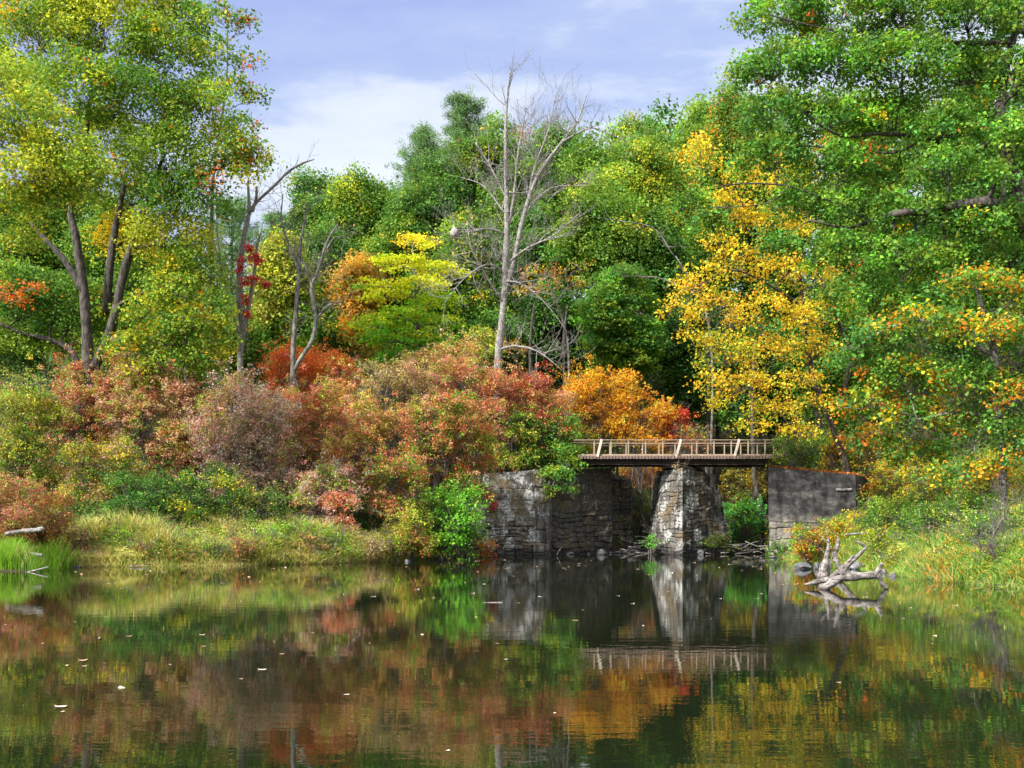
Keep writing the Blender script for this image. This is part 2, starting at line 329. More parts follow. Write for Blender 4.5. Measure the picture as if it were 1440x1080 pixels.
def shrub(label, cx, top, bot, hw, Y, PAL, name='shrub', cat='shrub', group=None, size=.1, dens=4.0, nl=12, pr=.3, twig=26, bark=TWIG, flat=.8, stems=7, bare=0, nlx=0, up=.5, aspect=.6, f=.52, mat=LEAFM, cover=1.7):
    rng = rngn(); k = Y / F; c_ = P(cx, (top + bot) / 2, Y); rx = hw * k; rz = (bot - top) / 2 * k; ry = min(rx, 1.8) * .9
    g = G(c_[0], c_[1]); root = empty(name, (c_[0], c_[1], g)); tag(root, label, cat, group)
    LB = []; gx = max(1, int(round(math.sqrt(nl * rx / max(rz, .1))))); gzn = max(1, int(round(nl / gx)))
    for i in range(gx):
        for j in range(gzn):
            u = ((i + .5 + rng.uniform(-.35, .35)) / gx * 2 - 1) * .72; v_ = ((j + .5 + rng.uniform(-.4, .4)) / gzn * 2 - 1) * .72; top_ = 1 - .45 * u * u; v_ = v_ if v_ < 0 else v_ * top_
            s_ = rng.uniform(.8, 1.25); LB.append((c_ + np.array([u * rx, rng.uniform(-.5, .5) * ry, v_ * rz]), np.array([rx / gx, ry * .55, rz / gzn]) * 1.15 * s_))
    nl = len(LB); sh_t = []; C, R, own = lobes_to_puffs(rng, LB, pr, cover, .35)
    sp_ = rng.uniform(size=len(C)) < .24; v_ = C - c_; C = C + v_ * (sp_ * rng.uniform(.05, .45, len(C)))[:, None] * np.array([1, 1, 1.15]); R = np.where(sp_, R * .75, R)
    sh_c = []; sh_r = []
    for _ in range(26):
        d = rng.normal(size=3); d[2] = abs(d[2]) * .9 + .25; d /= np.linalg.norm(d); a0 = c_ + np.array([rng.uniform(-.8, .8) * rx, rng.uniform(-.9, .2) * ry, rng.uniform(-.3, .75) * rz]); L0 = rng.uniform(.5, 1.15); p_ = [a0 + d * L0 * t + np.array([0, 0, -.35 * t * t * L0]) for t in (0, .35, .7, 1)]
        sh_t.append(p_)
        for t in np.linspace(.3, 1, 6): sh_c.append(a0 + d * L0 * t + np.array([0, 0, -.35 * t * t * L0])); sh_r.append(rng.uniform(.06, .12) * pr / .3)
    C = np.vstack([C, sh_c]); R = np.concatenate([R, np.array(sh_r) * 1.35])
    own_col = vn(C[:, 0] * 1.1, C[:, 1] * 1.1, C[:, 2] * 1.3, int(abs(cx)) + int(top))
    C[:, 2] = np.maximum(C[:, 2], gz(C[:, 0], C[:, 1]) + .12)
    acc = Acc(); base = np.array([c_[0], c_[1], g - .1])
    for i in range(stems):
        q = LB[i % nl][0]; b0 = base + np.append(rng.normal(0, .16 * rx, 2), 0); b0[2] = G(b0[0], b0[1]) - .1
        pp = branch(acc, rng, b0, q, .045, .02, 5, 7, .03, .12)
        for j in range(twig):
            t = C[rng.integers(len(C))]
            if np.linalg.norm(t - q) < 1.1 * max(rx, rz): s = pp[rng.integers(2, 7)]; branch(acc, rng, s, t + rng.normal(0, .15, 3), .014, .005, 3, 4, .03, .12)
    for p_ in sh_t: acc.tube(p_, [.012, .01, .008, .004], 3, cap=False)
    for i in range(bare + 7):
        q = C[rng.integers(len(C))]; d = q - c_ + rng.normal(0, .4, 3); d[2] = abs(d[2]) + .3; d[1] -= .3; grow(acc, rng, q, d, rng.uniform(.4, .9), .012, 2, .7, .1, 3, (2, 5))
    link('stems', acc.mesh('stems'), bark, root)
    area = math.pi * rx * rz; n = int(dens * area / (size * size * aspect * .5))
    pos, nr, col = puffs_to_leaves(rng, C, R, n, flat, PAL, up=up, outw=.5, blend=.6, jit=.34, pick=np.clip(np.searchsorted(np.cumsum(PAL[0]), np.clip((own_col - .5) * 1.5 + .5 + rng.normal(0, .16, len(C)), 0, .999)), 0, len(PAL[0]) - 1))
    pos[:, 2] = np.maximum(pos[:, 2], .05)
    link('foliage', leaf_mesh(rng, pos, nr, size, col, aspect), mat, root); return root

# palettes -------------------------------------------------------------------------
YG = (188, 196, 54); LG = (134, 168, 52); MG = (90, 136, 48); DG = (54, 88, 38); CG = (84, 142, 60); BG = (120, 192, 52)
OR = (244, 152, 36); YE = (246, 204, 44); DO = (224, 114, 46); RD = (212, 54, 48); CO = (248, 138, 100); PK = (222, 150, 130); MV = (200, 142, 132); TN = (222, 184, 140); OL = (166, 162, 70); RO = (255, 118, 58); GP = (208, 186, 174)
P_MAPLE = pal((5, LG), (2.4, YG), (4.5, MG), (.5, OR), (.4, YE), (.25, DO))
P_MAPLE2 = pal((4, YG), (4, LG), (1.5, MG), (.4, YE))
P_LOW = pal((4, MG), (3, LG), (1, DG), (.25, YE))
P_FAR = pal((4, (118, 152, 50)), (5, MG), (.7, YG), (.2, OR))
P_FAR2 = pal((6, (84, 128, 48)), (1.5, LG), (2, CG), (1, DG), (.1, YE))
P_DK = pal((4, DG), (3, MG), (1, CG))
P_YEL = pal((6, YE), (2.4, (206, 168, 40)), (2.4, YG), (1.4, LG), (1.4, (238, 162, 44)))
P_RIGHT = pal((3, CG), (6, MG), (1.5, BG), (4, LG), (.15, YE), (.06, DO))
P_MIX = pal((4, MG), (3, LG), (1.6, CG), (1.5, YE), (1.0, OR), (.5, DO))
P_SUN = pal((4, (214, 224, 36)), (2.5, (168, 214, 44)), (1.6, (248, 218, 50)), (1.5, (120, 196, 52)))
P_BRN = pal((3, (216, 158, 78)), (2.4, (176, 160, 64)), (1.5, OR), (1, LG))
P_PALEO = pal((3, (240, 172, 96)), (2, (214, 172, 80)), (1.4, TN), (1.2, LG))
P_ORA = pal((6, (255, 172, 40)), (3, (246, 144, 44)), (2, (252, 196, 60)), (.4, OL))
P_RDO = pal((5, RO), (1.2, (238, 86, 62)), (3, (255, 150, 60)))
P_PNK = pal((3, PK), (2, MV), (2.5, TN), (3, OL), (1.4, (196, 100, 76)), (.4, RD), (1, LG))
P_GRY = pal((4, GP), (3, MV), (2, OL), (1, LG), (1, PK))
P_COR = pal((4, CO), (2, PK), (2.5, OL), (2, LG), (.8, (210, 70, 60)))
P_CGR = pal((3, CO), (3, LG), (2, MG), (1.2, DO), (1, PK))
P_OLV = pal((4, OL), (3, LG), (2, MG), (1, MV), (.8, YE))
P_GRN = pal((4, MG), (3, CG), (3, LG), (1, YG))
P_BRT = pal((5, BG), (3, (112, 190, 50)), (2, MG), (.8, YG))
P_RED = pal((4, (224, 62, 62)), (1.5, (176, 40, 56)), (1.5, (236, 120, 110)))
P_FERN = pal((3, DO), (3, (190, 170, 40)), (2, BG), (2, (150, 70, 30)))
P_GRNY = pal((4, MG), (3, LG), (2.5, YE), (1.2, OR), (1, CG))

# ------------------------------------------------------------------ stonework
def m_stone(name, dark, mid, light, white=.5, streak=.55, seed=0.):
    m, n, l, bs = newmat(name); at = n.new('ShaderNodeAttribute'); at.attribute_name = 'tone'
    t = noise(n, l, 5 + seed, 8, .72); r = ramp(n, [(.3, dark), (.5, mid), (.68, light)]); l.new(t.outputs[0], r.inputs[0])
    c_ = mix(n, l, 1.0, r.outputs[0], at.outputs['Color'], 'MULTIPLY')
    w_ = noise(n, l, 1.05, 6, .62, sc=(1.15, 1.15, .9)); wr = ramp(n, [(white, (0, 0, 0)), (white + .07, (.95, .95, .95))]); l.new(w_.outputs[0], wr.inputs[0])
    w2 = noise(n, l, 7, 5, .7); r2 = ramp(n, [(.42, (.18, .17, .15)), (.6, (.66, .66, .66))]); l.new(w2.outputs[0], r2.inputs[0])
    c_ = mix(n, l, wr.outputs[0], c_, r2.outputs[0])
    s_ = noise(n, l, 1.0, 6, .7, sc=(2.6, 2.6, .28)); sr = ramp(n, [(streak - .06, (0, 0, 0)), (streak + .04, (.85, .85, .85))]); l.new(s_.outputs[0], sr.inputs[0])
    c_ = mix(n, l, sr.outputs[0], c_, (.022, .020, .018))
    o_ = noise(n, l, .9, 4, .6); orr = ramp(n, [(.56, (0, 0, 0)), (.64, (.7, .7, .7))]); l.new(o_.outputs[0], orr.inputs[0])
    c_ = mix(n, l, orr.outputs[0], c_, (.15, .105, .05), 'MIX')
    # wet foot of the wall, a tide line fixed to the stone
    g = n.new('ShaderNodeNewGeometry'); sp = n.new('ShaderNodeSeparateXYZ'); l.new(g.outputs['Position'], sp.inputs[0])
    wv = n.new('ShaderNodeMath'); wv.operation = 'MULTIPLY_ADD'; l.new(w2.outputs[0], wv.inputs[0]); wv.inputs[1].default_value = -.8; l.new(sp.outputs[2], wv.inputs[2])
    mr = n.new('ShaderNodeMapRange'); mr.inputs[1].default_value = -.35; mr.inputs[2].default_value = .25; l.new(wv.outputs[0], mr.inputs[0])
    c_ = mix(n, l, mr.outputs[0], (.02, .018, .017), c_)
    l.new(c_, bs.inputs['Base Color']); bs.inputs['Roughness'].default_value = .88; bump(n, l, t.outputs[0], bs, .9, .035); return m
def wall_block(name, plan, zb, zt, mat, parent, seed, bottom=.5, rowh=(.16, .5), colw=(.3, 1.0), amp=.06, smooth_above=None, res=.05, capn=True, toney=None):
    """closed block: plan = [(bottom xy, top xy)], zt = top height per corner; side faces carry displaced stone courses"""
    rng = np.random.default_rng(seed); n = len(plan); VV = []; QQ = []; TT = []; off = 0; tops = []
    rows = [zb]
    H = max(zt) - zb
    while rows[-1] < max(zt) + 1: rows.append(rows[-1] + (rng.uniform(*rowh) if smooth_above is None or rows[-1] < smooth_above else rng.uniform(.45, .8)))
    rows = np.array(rows); NR = len(rows)
    cols = []
    for r in range(NR):
        c_ = [-1.]; big = smooth_above is not None and rows[r] > smooth_above
        while c_[-1] < 60: c_.append(c_[-1] + (rng.uniform(*colw) if not big else rng.uniform(.7, 1.7)))
        cols.append(np.array(c_))
    s0 = 0.
    for i in range(n):
        (b0, t0), (b1, t1) = plan[i], plan[(i + 1) % n]; b0, t0, b1, t1 = [np.array(v, float) for v in (b0, t0, b1, t1)]
        z0, z1 = zt[i], zt[(i + 1) % n]; L_ = np.linalg.norm(b1 - b0); nu = max(2, int(L_ / res)); nv = max(2, int(H / res))
        u = np.linspace(0, 1, nu + 1)[None, :]; v = np.linspace(0, 1, nv + 1)[:, None]
        bx = b0[0] + (b1[0] - b0[0]) * u; by = b0[1] + (b1[1] - b0[1]) * u; tx = t0[0] + (t1[0] - t0[0]) * u; ty = t0[1] + (t1[1] - t0[1]) * u
        x = bx + (tx - bx) * v; y = by + (ty - by) * v; z = zb + (z0 + (z1 - z0) * u - zb) * v + 0 * x
        nn = np.array([(b1 - b0)[1], -(b1 - b0)[0]]) / L_; s = s0 + u * L_ + 0 * z
        zw = z + .30 * (fbm(s * .8, z * .8, seed, 5) - .5) * 2 + .05 * (fbm(s * 5, z * 5, seed, 5) - .5); sw = s + .22 * (fbm(s * 1.5, z * 1.5, seed, 9) - .5) * 2 + .12 * (z - zb)
        ri = np.clip(np.searchsorted(rows, zw) - 1, 0, NR - 2); dz = np.minimum(zw - rows[ri], rows[ri + 1] - zw)
        dc = np.zeros_like(z); ci = np.zeros(z.shape, int)
        for r in range(NR - 1):
            m_ = ri == r
            if m_.any(): c_ = cols[r]; k = np.clip(np.searchsorted(c_, sw[m_]) - 1, 0, len(c_) - 2); ci[m_] = k; dc[m_] = np.minimum(sw[m_] - c_[k], c_[k + 1] - sw[m_])
        h = vn(ri * 7.31 + .5, ci * 3.77 + .5, 0, seed + 3); h2 = vn(ri * 5.1, ci * 9.2, 3, seed + 8)
        big = (np.zeros_like(z) if smooth_above is None else (z > smooth_above) * 1.)
        e_ = sm(0, .045, np.minimum(dz, dc)); disp = (h - .5) * amp * 2 * (1 - .75 * big) + (e_ - 1) * amp * 1.1 * (1 - .55 * big)
        disp = disp + (fbm(s * 3, z * 3, 0, seed, 4) - .5) * amp * 1.6 + (fbm(s * .5, z * .5, 0, seed + 2, 3) - .5) * amp * 1.5
        ed = sm(0, .05, u * L_) * sm(0, .05, (1 - u) * L_); disp = disp * (ed * (1 + 0 * z)) * sm(0, .06, (1 - v) + 0 * z)
        x = x + nn[0] * disp; y = y + nn[1] * disp
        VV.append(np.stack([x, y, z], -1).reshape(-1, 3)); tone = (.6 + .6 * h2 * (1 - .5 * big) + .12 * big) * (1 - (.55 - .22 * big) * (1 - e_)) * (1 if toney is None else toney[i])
        TT.append(tone.ravel()); ii = (np.arange(nv)[:, None] * (nu + 1) + np.arange(nu)[None]).ravel() + off
        QQ.append(np.stack([ii, ii + 1, ii + nu + 2, ii + nu + 1], -1)); off += (nu + 1) * (nv + 1); s0 += L_ + .37
        tops.append(np.append(t0, z0))
    # cap
    tc_ = np.mean(tops, 0); m = len(tops); VV.append(np.vstack([tops, tc_])); TT.append(np.full(m + 1, .8))
    QQ.append(np.array([[off + i, off + (i + 1) % m, off + m, off + m] for i in range(m)]))
    V = np.vstack(VV); Q = np.vstack(QQ); me = bpy.data.meshes.new(name); tri = Q[-m:, :3]; Q = Q[:-m]
    me.from_pydata(V.tolist(), [], Q.tolist() + tri.tolist())
    a = me.attributes.new('tone', 'FLOAT_COLOR', 'POINT'); T = np.concatenate(TT); a.data.foreach_set('color', np.stack([T, T * .97, T * .92, T * 0 + 1], -1).astype(np.float32).ravel())
    me.update(); return link(name, me, mat, parent)
def pw(px, Y): return ((px - CX) / F * Y, Y)
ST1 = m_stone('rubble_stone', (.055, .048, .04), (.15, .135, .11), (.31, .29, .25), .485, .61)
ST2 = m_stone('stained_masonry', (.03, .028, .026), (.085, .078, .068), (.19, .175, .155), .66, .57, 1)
ST3 = m_stone('banded_masonry', (.05, .045, .04), (.15, .14, .125), (.32, .31, .295), .50, .54, 2)
# left abutment
la = empty('bridge_abutment', (2, 61.6, 0)); tag(la, 'mortared rubble stone abutment with white mineral patches under the left end of the footbridge', 'abutment')
wall_block('wing_wall', [((-3.0, 60.7), (-2.9, 60.9)), ((1.25, 61.3), (1.2, 61.45)), ((1.35, 63.6), (1.3, 63.6)), ((-3, 63.6), (-2.9, 63.5))], -.6, [4.55, 4.9, 4.9, 4.6], ST1, la, 4, rowh=(.10, .3), colw=(.25, .8), amp=.075, smooth_above=1.75)
wall_block('buttress', [((1.24, 61.12), (1.22, 61.35)), ((2.15, 61.25), (2.1, 61.45)), ((2.9, 64), (2.8, 64)), ((1.4, 64), (1.4, 64))], -.6, [4.95, 4.9, 4.9, 4.9], ST3, la, 9, rowh=(.4, .9), colw=(2, 3), amp=.05)
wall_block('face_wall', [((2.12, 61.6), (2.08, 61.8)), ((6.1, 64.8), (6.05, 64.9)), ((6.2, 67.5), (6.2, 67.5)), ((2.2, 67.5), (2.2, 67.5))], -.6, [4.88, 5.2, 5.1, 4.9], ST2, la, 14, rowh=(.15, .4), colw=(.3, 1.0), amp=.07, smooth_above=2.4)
wall_block('rear_wing_wall', [((6.05, 65.2), (6.0, 65.2)), ((7.5, 66.3), (7.4, 66.4)), ((7.7, 70), (7.6, 70)), ((6.2, 70), (6.2, 70))], -.6, [4.85, 4.6, 4.5, 4.7], ST2, la, 18, rowh=(.2, .5), amp=.1)
# pier: sharp cutwater towards the camera, battered sides
pr_ = empty('bridge_pier', (9.9, 63.5, 0)); tag(pr_, 'tapered stone and concrete pier with a sharp front edge under the middle of the footbridge', 'pier')
wall_block('masonry', [((8.25, 63.1), (8.98, 63.5)), ((9.82, 61.4), (9.9, 61.95)), ((13.6, 64.8), (12.2, 64.0)), ((11.9, 66.9), (11.6, 66.2)), ((8.3, 66.2), (8.9, 65.8))], -.6, [4.95, 5.05, 4.75, 5.0, 5.05], ST3, pr_, 23, rowh=(.16, .42), colw=(.35, 1.3), amp=.05, toney=[1, .5, .5, .5, .8])  # right and rear facets darkened in tone, painting in their shade
wall_block('rubble_top', [((9.2, 62.9), (9.5, 63.2)), ((10.1, 62.5), (10.2, 62.9)), ((11.9, 63.9), (11.3, 63.8)), ((11.3, 65.6), (10.9, 65.5)), ((9.1, 65.6), (9.3, 65.4))], 4.6, [5.15, 5.2, 5.18, 5.2, 5.2], ST2, pr_, 31, rowh=(.12, .25), amp=.08)
# right abutment: board-marked concrete, stained black
CM, n, l, bs = newmat('stained_concrete')
t = noise(n, l, 1.0, 8, .72, sc=(1.1, 1.1, 2.4)); r = ramp(n, [(.36, (.022, .022, .025)), (.52, (.048, .048, .052)), (.70, (.15, .145, .14))]); l.new(t.outputs[0], r.inputs[0])
t2 = noise(n, l, 1.0, 4, .7, sc=(2.4, 2.4, 14)); r2 = ramp(n, [(.35, (.7, .7, .7)), (.7, (1.35, 1.35, 1.3))]); l.new(t2.outputs[0], r2.inputs[0])
c_ = mix(n, l, .8, r.outputs[0], r2.outputs[0], 'MULTIPLY')
g = n.new('ShaderNodeNewGeometry'); sp = n.new('ShaderNodeSeparateXYZ'); l.new(g.outputs['Position'], sp.inputs[0])
nz = noise(n, l, 1.6, 5, .7); ad = n.new('ShaderNodeMath'); ad.operation = 'MULTIPLY_ADD'; l.new(nz.outputs[0], ad.inputs[0]); ad.inputs[1].default_value = 2.2; l.new(sp.outputs[2], ad.inputs[2])
rz = ramp(n, [(.0, (1, 1, 1)), (.5, (.8, .8, .8)), (1, (0, 0, 0))]); mr = n.new('ShaderNodeMapRange'); mr.inputs[1].default_value = 2.2; mr.inputs[2].default_value = 3.4; l.new(ad.outputs[0], mr.inputs[0]); l.new(mr.outputs[0], rz.inputs[0])
c_ = mix(n, l, rz.outputs[0], c_, (.26, .24, .215)); sc_ = noise(n, l, 1.0, 6, .75, sc=(4.5, 4.5, 16)); rs = ramp(n, [(.69, (0, 0, 0)), (.74, (.7, .7, .7))]); l.new(sc_.outputs[0], rs.inputs[0])
vs = noise(n, l, 1.0, 6, .7, sc=(2.2, 2.2, .3)); vr = ramp(n, [(.52, (1, 1, 1)), (.62, (.35, .35, .37))]); l.new(vs.outputs[0], vr.inputs[0]); c_ = mix(n, l, .8, c_, vr.outputs[0], 'MULTIPLY'); c_ = mix(n, l, rs.outputs[0], c_, (.45, .44, .43)); at = n.new('ShaderNodeAttribute'); at.attribute_name = 'tone'; c_ = mix(n, l, .7, c_, at.outputs['Color'], 'MULTIPLY')
l.new(c_, bs.inputs['Base Color']); bs.inputs['Roughness'].default_value = .9; bump(n, l, t2.outputs[0], bs, .6, .03)
ra = empty('bridge_abutment', (17.5, 62, 0)); tag(ra, 'dark stained board-marked concrete abutment with cracked pale foot at the right end of the footbridge', 'abutment')
wall_block('concrete_block', [((14.95, 62.2), (14.95, 62.2)), ((19.55, 60.6), (19.5, 60.6)), ((21.3, 63.6), (21.3, 63.6)), ((21, 67), (21, 67)), ((16.4, 67), (16.4, 67))], 1.9, [5.12, 4.6, 4.5, 4.5, 5.1], CM, ra, 41, rowh=(7, 8), colw=(70, 80), amp=.03, toney=[1.1, .7, 1, 1, 1])  # unlit end face gets a darker tone, its shade put into the colour
wall_block('broken_footing', [((15.0, 62.12), (15.0, 62.25)), ((19.3, 60.55), (19.4, 60.7)), ((20.8, 63.6), (20.9, 63.6)), ((20.5, 66), (20.5, 66)), ((16.3, 66), (16.3, 66))], -.4, [1.9, 1.9, 1.9, 1.9, 1.9], CM, ra, 45, rowh=(.35, .9), colw=(1.5, 3), amp=.08, toney=[1.0] * 5)
a_ = Acc(); a_.box((18.95, 60.88, 3.78), (.42, .16, .06), [[.945, .33, 0], [-.33, .945, 0], [0, 0, 1]]); wl = bpy.data.materials.new('chalky_render'); wl.use_nodes = True
q = wl.node_tree.nodes['Principled BSDF']; q.inputs['Roughness'].default_value = .95; nn_ = noise(wl.node_tree.nodes, wl.node_tree.links, 7, 5, .7); rq = ramp(wl.node_tree.nodes, [(.4, (.12, .12, .12)), (.6, (.4, .4, .41))]); wl.node_tree.links.new(nn_.outputs[0], rq.inputs[0]); wl.node_tree.links.new(rq.outputs[0], q.inputs[0])
link('ledge', a_.mesh('ledge', False), wl, ra)

# ------------------------------------------------------------------ footbridge
def m_wood(name, a, b, sc=(2, 9, 9)):
    m, n, l, bs = newmat(name); t = noise(n, l, 3, 6, .7, sc=sc); r = ramp(n, [(.3, a), (.7, b)]); l.new(t.outputs[0], r.inputs[0]); l.new(r.outputs[0], bs.inputs['Base Color'])
    bs.inputs['Roughness'].default_value = .8; bump(n, l, t.outputs[0], bs, .4, .01); return m
RAIL = m_wood('rail_wood', (.20, .14, .10), (.50, .39, .29)); BRACE = m_wood('fresh_wood', (.42, .34, .27), (.68, .60, .52)); DECK = m_wood('deck_wood', (.085, .055, .042), (.28, .2, .17), (9, 2, 9))
RUST = m_wood('rusty_steel', (.012, .009, .008), (.055, .03, .022), (2, 2, 6))
yF, yB = 62.3, 65.2; zD = 5.78; xL, xR = 3.2, 15.7
br = empty('footbridge', (10, 63.7, zD)); tag(br, 'long narrow wooden footbridge with pale rails on dark steel girders between the two abutments', 'bridge')
rng = np.random.default_rng(77); a_ = Acc(); x = xL
while x < xR:
    w_ = .19; zz = zD - .09 + rng.normal(0, .006) - .03 * (x - xL) / (xR - xL) * 0; a_.box((x + w_ / 2, (yF + yB) / 2 + rng.normal(0, .03), zz), (w_ / 2 - .022, (yB - yF) / 2 + .12, .09)); x += w_
link('decking', a_.mesh('decking', False), DECK, br)
for yy in (yF + .25, yB - .25):
    a_ = Acc(); zc = 5.44
    a_.box(((xL + xR) / 2 + .2, yy, zc), ((xR - xL) / 2 - .5, .02, .15)); a_.box(((xL + xR) / 2 + .2, yy, zc + .155), ((xR - xL) / 2 - .5, .12, .012)); a_.box(((xL + xR) / 2 + .2, yy, zc - .16), ((xR - xL) / 2 - .5, .12, .015))
    for x in np.arange(xL + 1, xR - .5, 1.5): a_.box((x, yy, zc), (.012, .1, .138))
    link('girder', a_.mesh('girder', False), RUST, br)
for side, yy in ((0, yF + .05), (1, yB - .05)):
    a_ = Acc(); a_.box(((xL + xR) / 2 + .5, yy, zD + .93), ((xR - xL) / 2 + .1, .07, .02)); link('top_rail', a_.mesh('top_rail', False), RAIL, br)
    a_ = Acc(); a_.box(((xL + xR) / 2 + .5, yy, zD + .055), ((xR - xL) / 2 + .1, .035, .045)); link('bottom_rail', a_.mesh('bottom_rail', False), RAIL, br)
    a_ = Acc(); a_.box(((xL + xR) / 2 + .5, yy + .045, zD + .80), ((xR - xL) / 2 + .1, .02, .022)); link('upper_rail', a_.mesh('upper_rail', False), RAIL, br)
    for x in np.arange(4.8 + .17 * side, xR + .6, 1.0):
        a_ = Acc(); a_.box((x + rng.normal(0, .01), yy, zD + .505), (.032, .04, .405)); link('rail_post', a_.mesh('rail_post', False), RAIL, br)
for px0, px1 in ((840, 846), (951, 957.5), (1033, 1039.5)):       # leaning outrigger boards
    b0 = P(px0, 642, yF - .10); b1 = P(px1, 618, yF - .06); a_ = Acc(); d = b1 - b0; Ld = np.linalg.norm(d); d /= Ld; s_ = np.cross(d, [0, 1, 0]); s_ /= np.linalg.norm(s_)
    a_.box((b0 + b1) / 2, (.07, .028, Ld / 2 + .02), np.stack([s_, np.cross(d, s_), d], 1)); link('leaning_brace', a_.mesh('leaning_brace', False), BRACE, br)

# ------------------------------------------------------------------ rocks, driftwood, debris
RK, n, l, bs = newmat('river_rock'); t = noise(n, l, 4, 7, .7); r = ramp(n, [(.32, (.035, .035, .04)), (.55, (.12, .12, .13)), (.7, (.3, .3, .31))]); l.new(t.outputs[0], r.inputs[0]); l.new(r.outputs[0], bs.inputs['Base Color']); bs.inputs['Roughness'].default_value = .6; bump(n, l, t.outputs[0], bs, .8, .03)
import bmesh
def rock(px, py, wpx, hpx, Y=None, label=None, group='dark rocks along the waterline', seed=0, zb=None):
    Y = Y or 3000 / (py - HY); k = Y / F; c_ = P(px, py, Y); 
    if zb is None: c_[2] = max(0, min(.25, G(c_[0], c_[1])))
    else: c_[2] = zb
    bm = bmesh.new(); bmesh.ops.create_icosphere(bm, subdivisions=4, radius=1); me = bpy.data.meshes.new('rock'); bm.to_mesh(me); bm.free()
    v = np.zeros(len(me.vertices) * 3, np.float32); me.vertices.foreach_get('co', v); v = v.reshape(-1, 3); rg = np.random.default_rng(seed + 500)
    for _ in range(7):                                            # knock off flats
        d = rg.normal(size=3); d /= np.linalg.norm(d); q = v @ d; m = q > .66; v[m] -= (q[m] - .66)[:, None] * d * .9
    v *= (1 + .22 * (fbm(v[:, 0] * 1.5 + seed, v[:, 1] * 1.5, v[:, 2] * 1.5, seed, 3) - .5))[:, None]
    v[:, 0] *= wpx * k / 2; v[:, 1] *= wpx * k / 2 * .8; v[:, 2] *= hpx * k * .75; v[:, 2] += hpx * k * .15
    me.vertices.foreach_set('co', v.ravel()); me.polygons.foreach_set('use_smooth', np.ones(len(me.polygons), bool)); me.update(); me.materials.append(RK)
    o = bpy.data.objects.new('rock', me); S.collection.objects.link(o); o.location = c_.tolist(); tag(o, label or 'dark rounded rock at the edge of the pond', 'rock', group)
big = [(621, 786, 26, 8, 'pale rounded rock in the water below the bright green bush'), (846, 779, 20, 8, 'bluish rock at the foot of the dark end of the left abutment'), (985, 781, 13, 7, 'small blue-grey rock in the water beside the pier'),
       (1130, 799, 24, 10, 'dark boulder in the water left of the driftwood stump'), (1124, 786, 20, 10, 'dark rock behind the boulder left of the driftwood'), (1150, 793, 14, 10, 'dark stone tucked behind the driftwood stump'),
       (1188, 776, 24, 8, 'flat grey rock on the bank above the driftwood'), (1242, 797, 12, 7, 'blue-grey rock at the right tip of the driftwood'), (1243, 806, 11, 6, 'small blue stone in the water by the driftwood tip'), (1347, 814, 18, 9, 'grey rock at the waterline under the tall weeds'), (1205, 795, 26, 12, 'dark boulder behind the forked driftwood branch')]
for i, (px, py, w_, h_, lb) in enumerate(big): rock(px, py, w_, h_, label=lb, group=None, seed=i, Y=62.5 if px < 1000 and px > 700 else (44 if py < 800 and px > 1000 else None), zb=.02 if px not in (1188, 1205) else None)
rg = np.random.default_rng(5)
for i in range(34):
    seg = [((700, 882), 780), ((960, 1080), 780), ((1085, 1130), 786), ((1255, 1400), 814), ((470, 590), 789), ((90, 130), 798)][[0, 1, 2, 3, 3, 0, 1, 4, 5][i % 9]]
    px = rg.uniform(*seg[0]); py = seg[1] + rg.uniform(-1, 1.5) + (0 if seg[1] != 814 else (px - 1255) * .07 - 4)
    Yq = 3000 / (py - HY); Yq = {780: 61.2 + .12 * max(0, px - 760) * .3, 786: 57}.get(seg[1], Yq); rock(px, py, rg.uniform(6, 15), rg.uniform(3, 6), Y=Yq, seed=40 + i, zb=.0)
def wood(name, label, cat, Y, parts, mat=DRIFT, group=None, seed=1, k=10, rough=.07, origin=None, names=None):
    rg = np.random.default_rng(seed); b0 = P(parts[0][0][0], parts[0][0][1], Y); root = empty(name, (b0[0], b0[1], 0)); tag(root, label, cat, group)
    for i, pp in enumerate(parts):
        q = np.array([np.append(P(v[0], v[1], Y + (v[3] if len(v) > 3 else 0)), v[2] * Y / F * .74) for v in pp]); q = spline(q, max(4, 9 * len(pp))); q[:, 3] *= 1 + .09 * np.sin(np.arange(len(q)) * .45 + i) * (k > 6); a_ = Acc(); a_.tube(q[:, :3], np.maximum(q[:, 3], .008), k, rg, rough)
        link((names or {}).get(i, 'branch'), a_.mesh(name), mat, root)
    return root
wood('driftwood_log', 'bleached grey forked driftwood log lying in the pond in front of the right bank', 'driftwood', 31,
     [[(1150, 832, 5.5, .3), (1163, 823, 6), (1180, 814, 7), (1200, 811, 8), (1217, 810, 7.5), (1230, 809, 7), (1236, 812, 5), (1240, 820, 4), (1248, 829, 3.6)],
      [(1131, 822, 1, .6), (1143, 820, 4.5, .6), (1158, 816, 6, .6), (1178, 815, 6.5, .3)],
      [(1228, 809, 6), (1235, 802, 4.5), (1239, 794, 4), (1240, 791, 1.2)],
      [(1192, 813, 5), (1184, 805, 5), (1178, 793, 4.2), (1175, 783, 3), (1173, 776, 1.5)],
      [(1177, 791, 2), (1171, 788, 1.6), (1166, 789, .8)], [(1158, 830, 5, -.2), (1166, 824, 6, -.2), (1178, 817, 5, -.1)]], seed=3, names={0: 'main_stem'}, rough=.035)
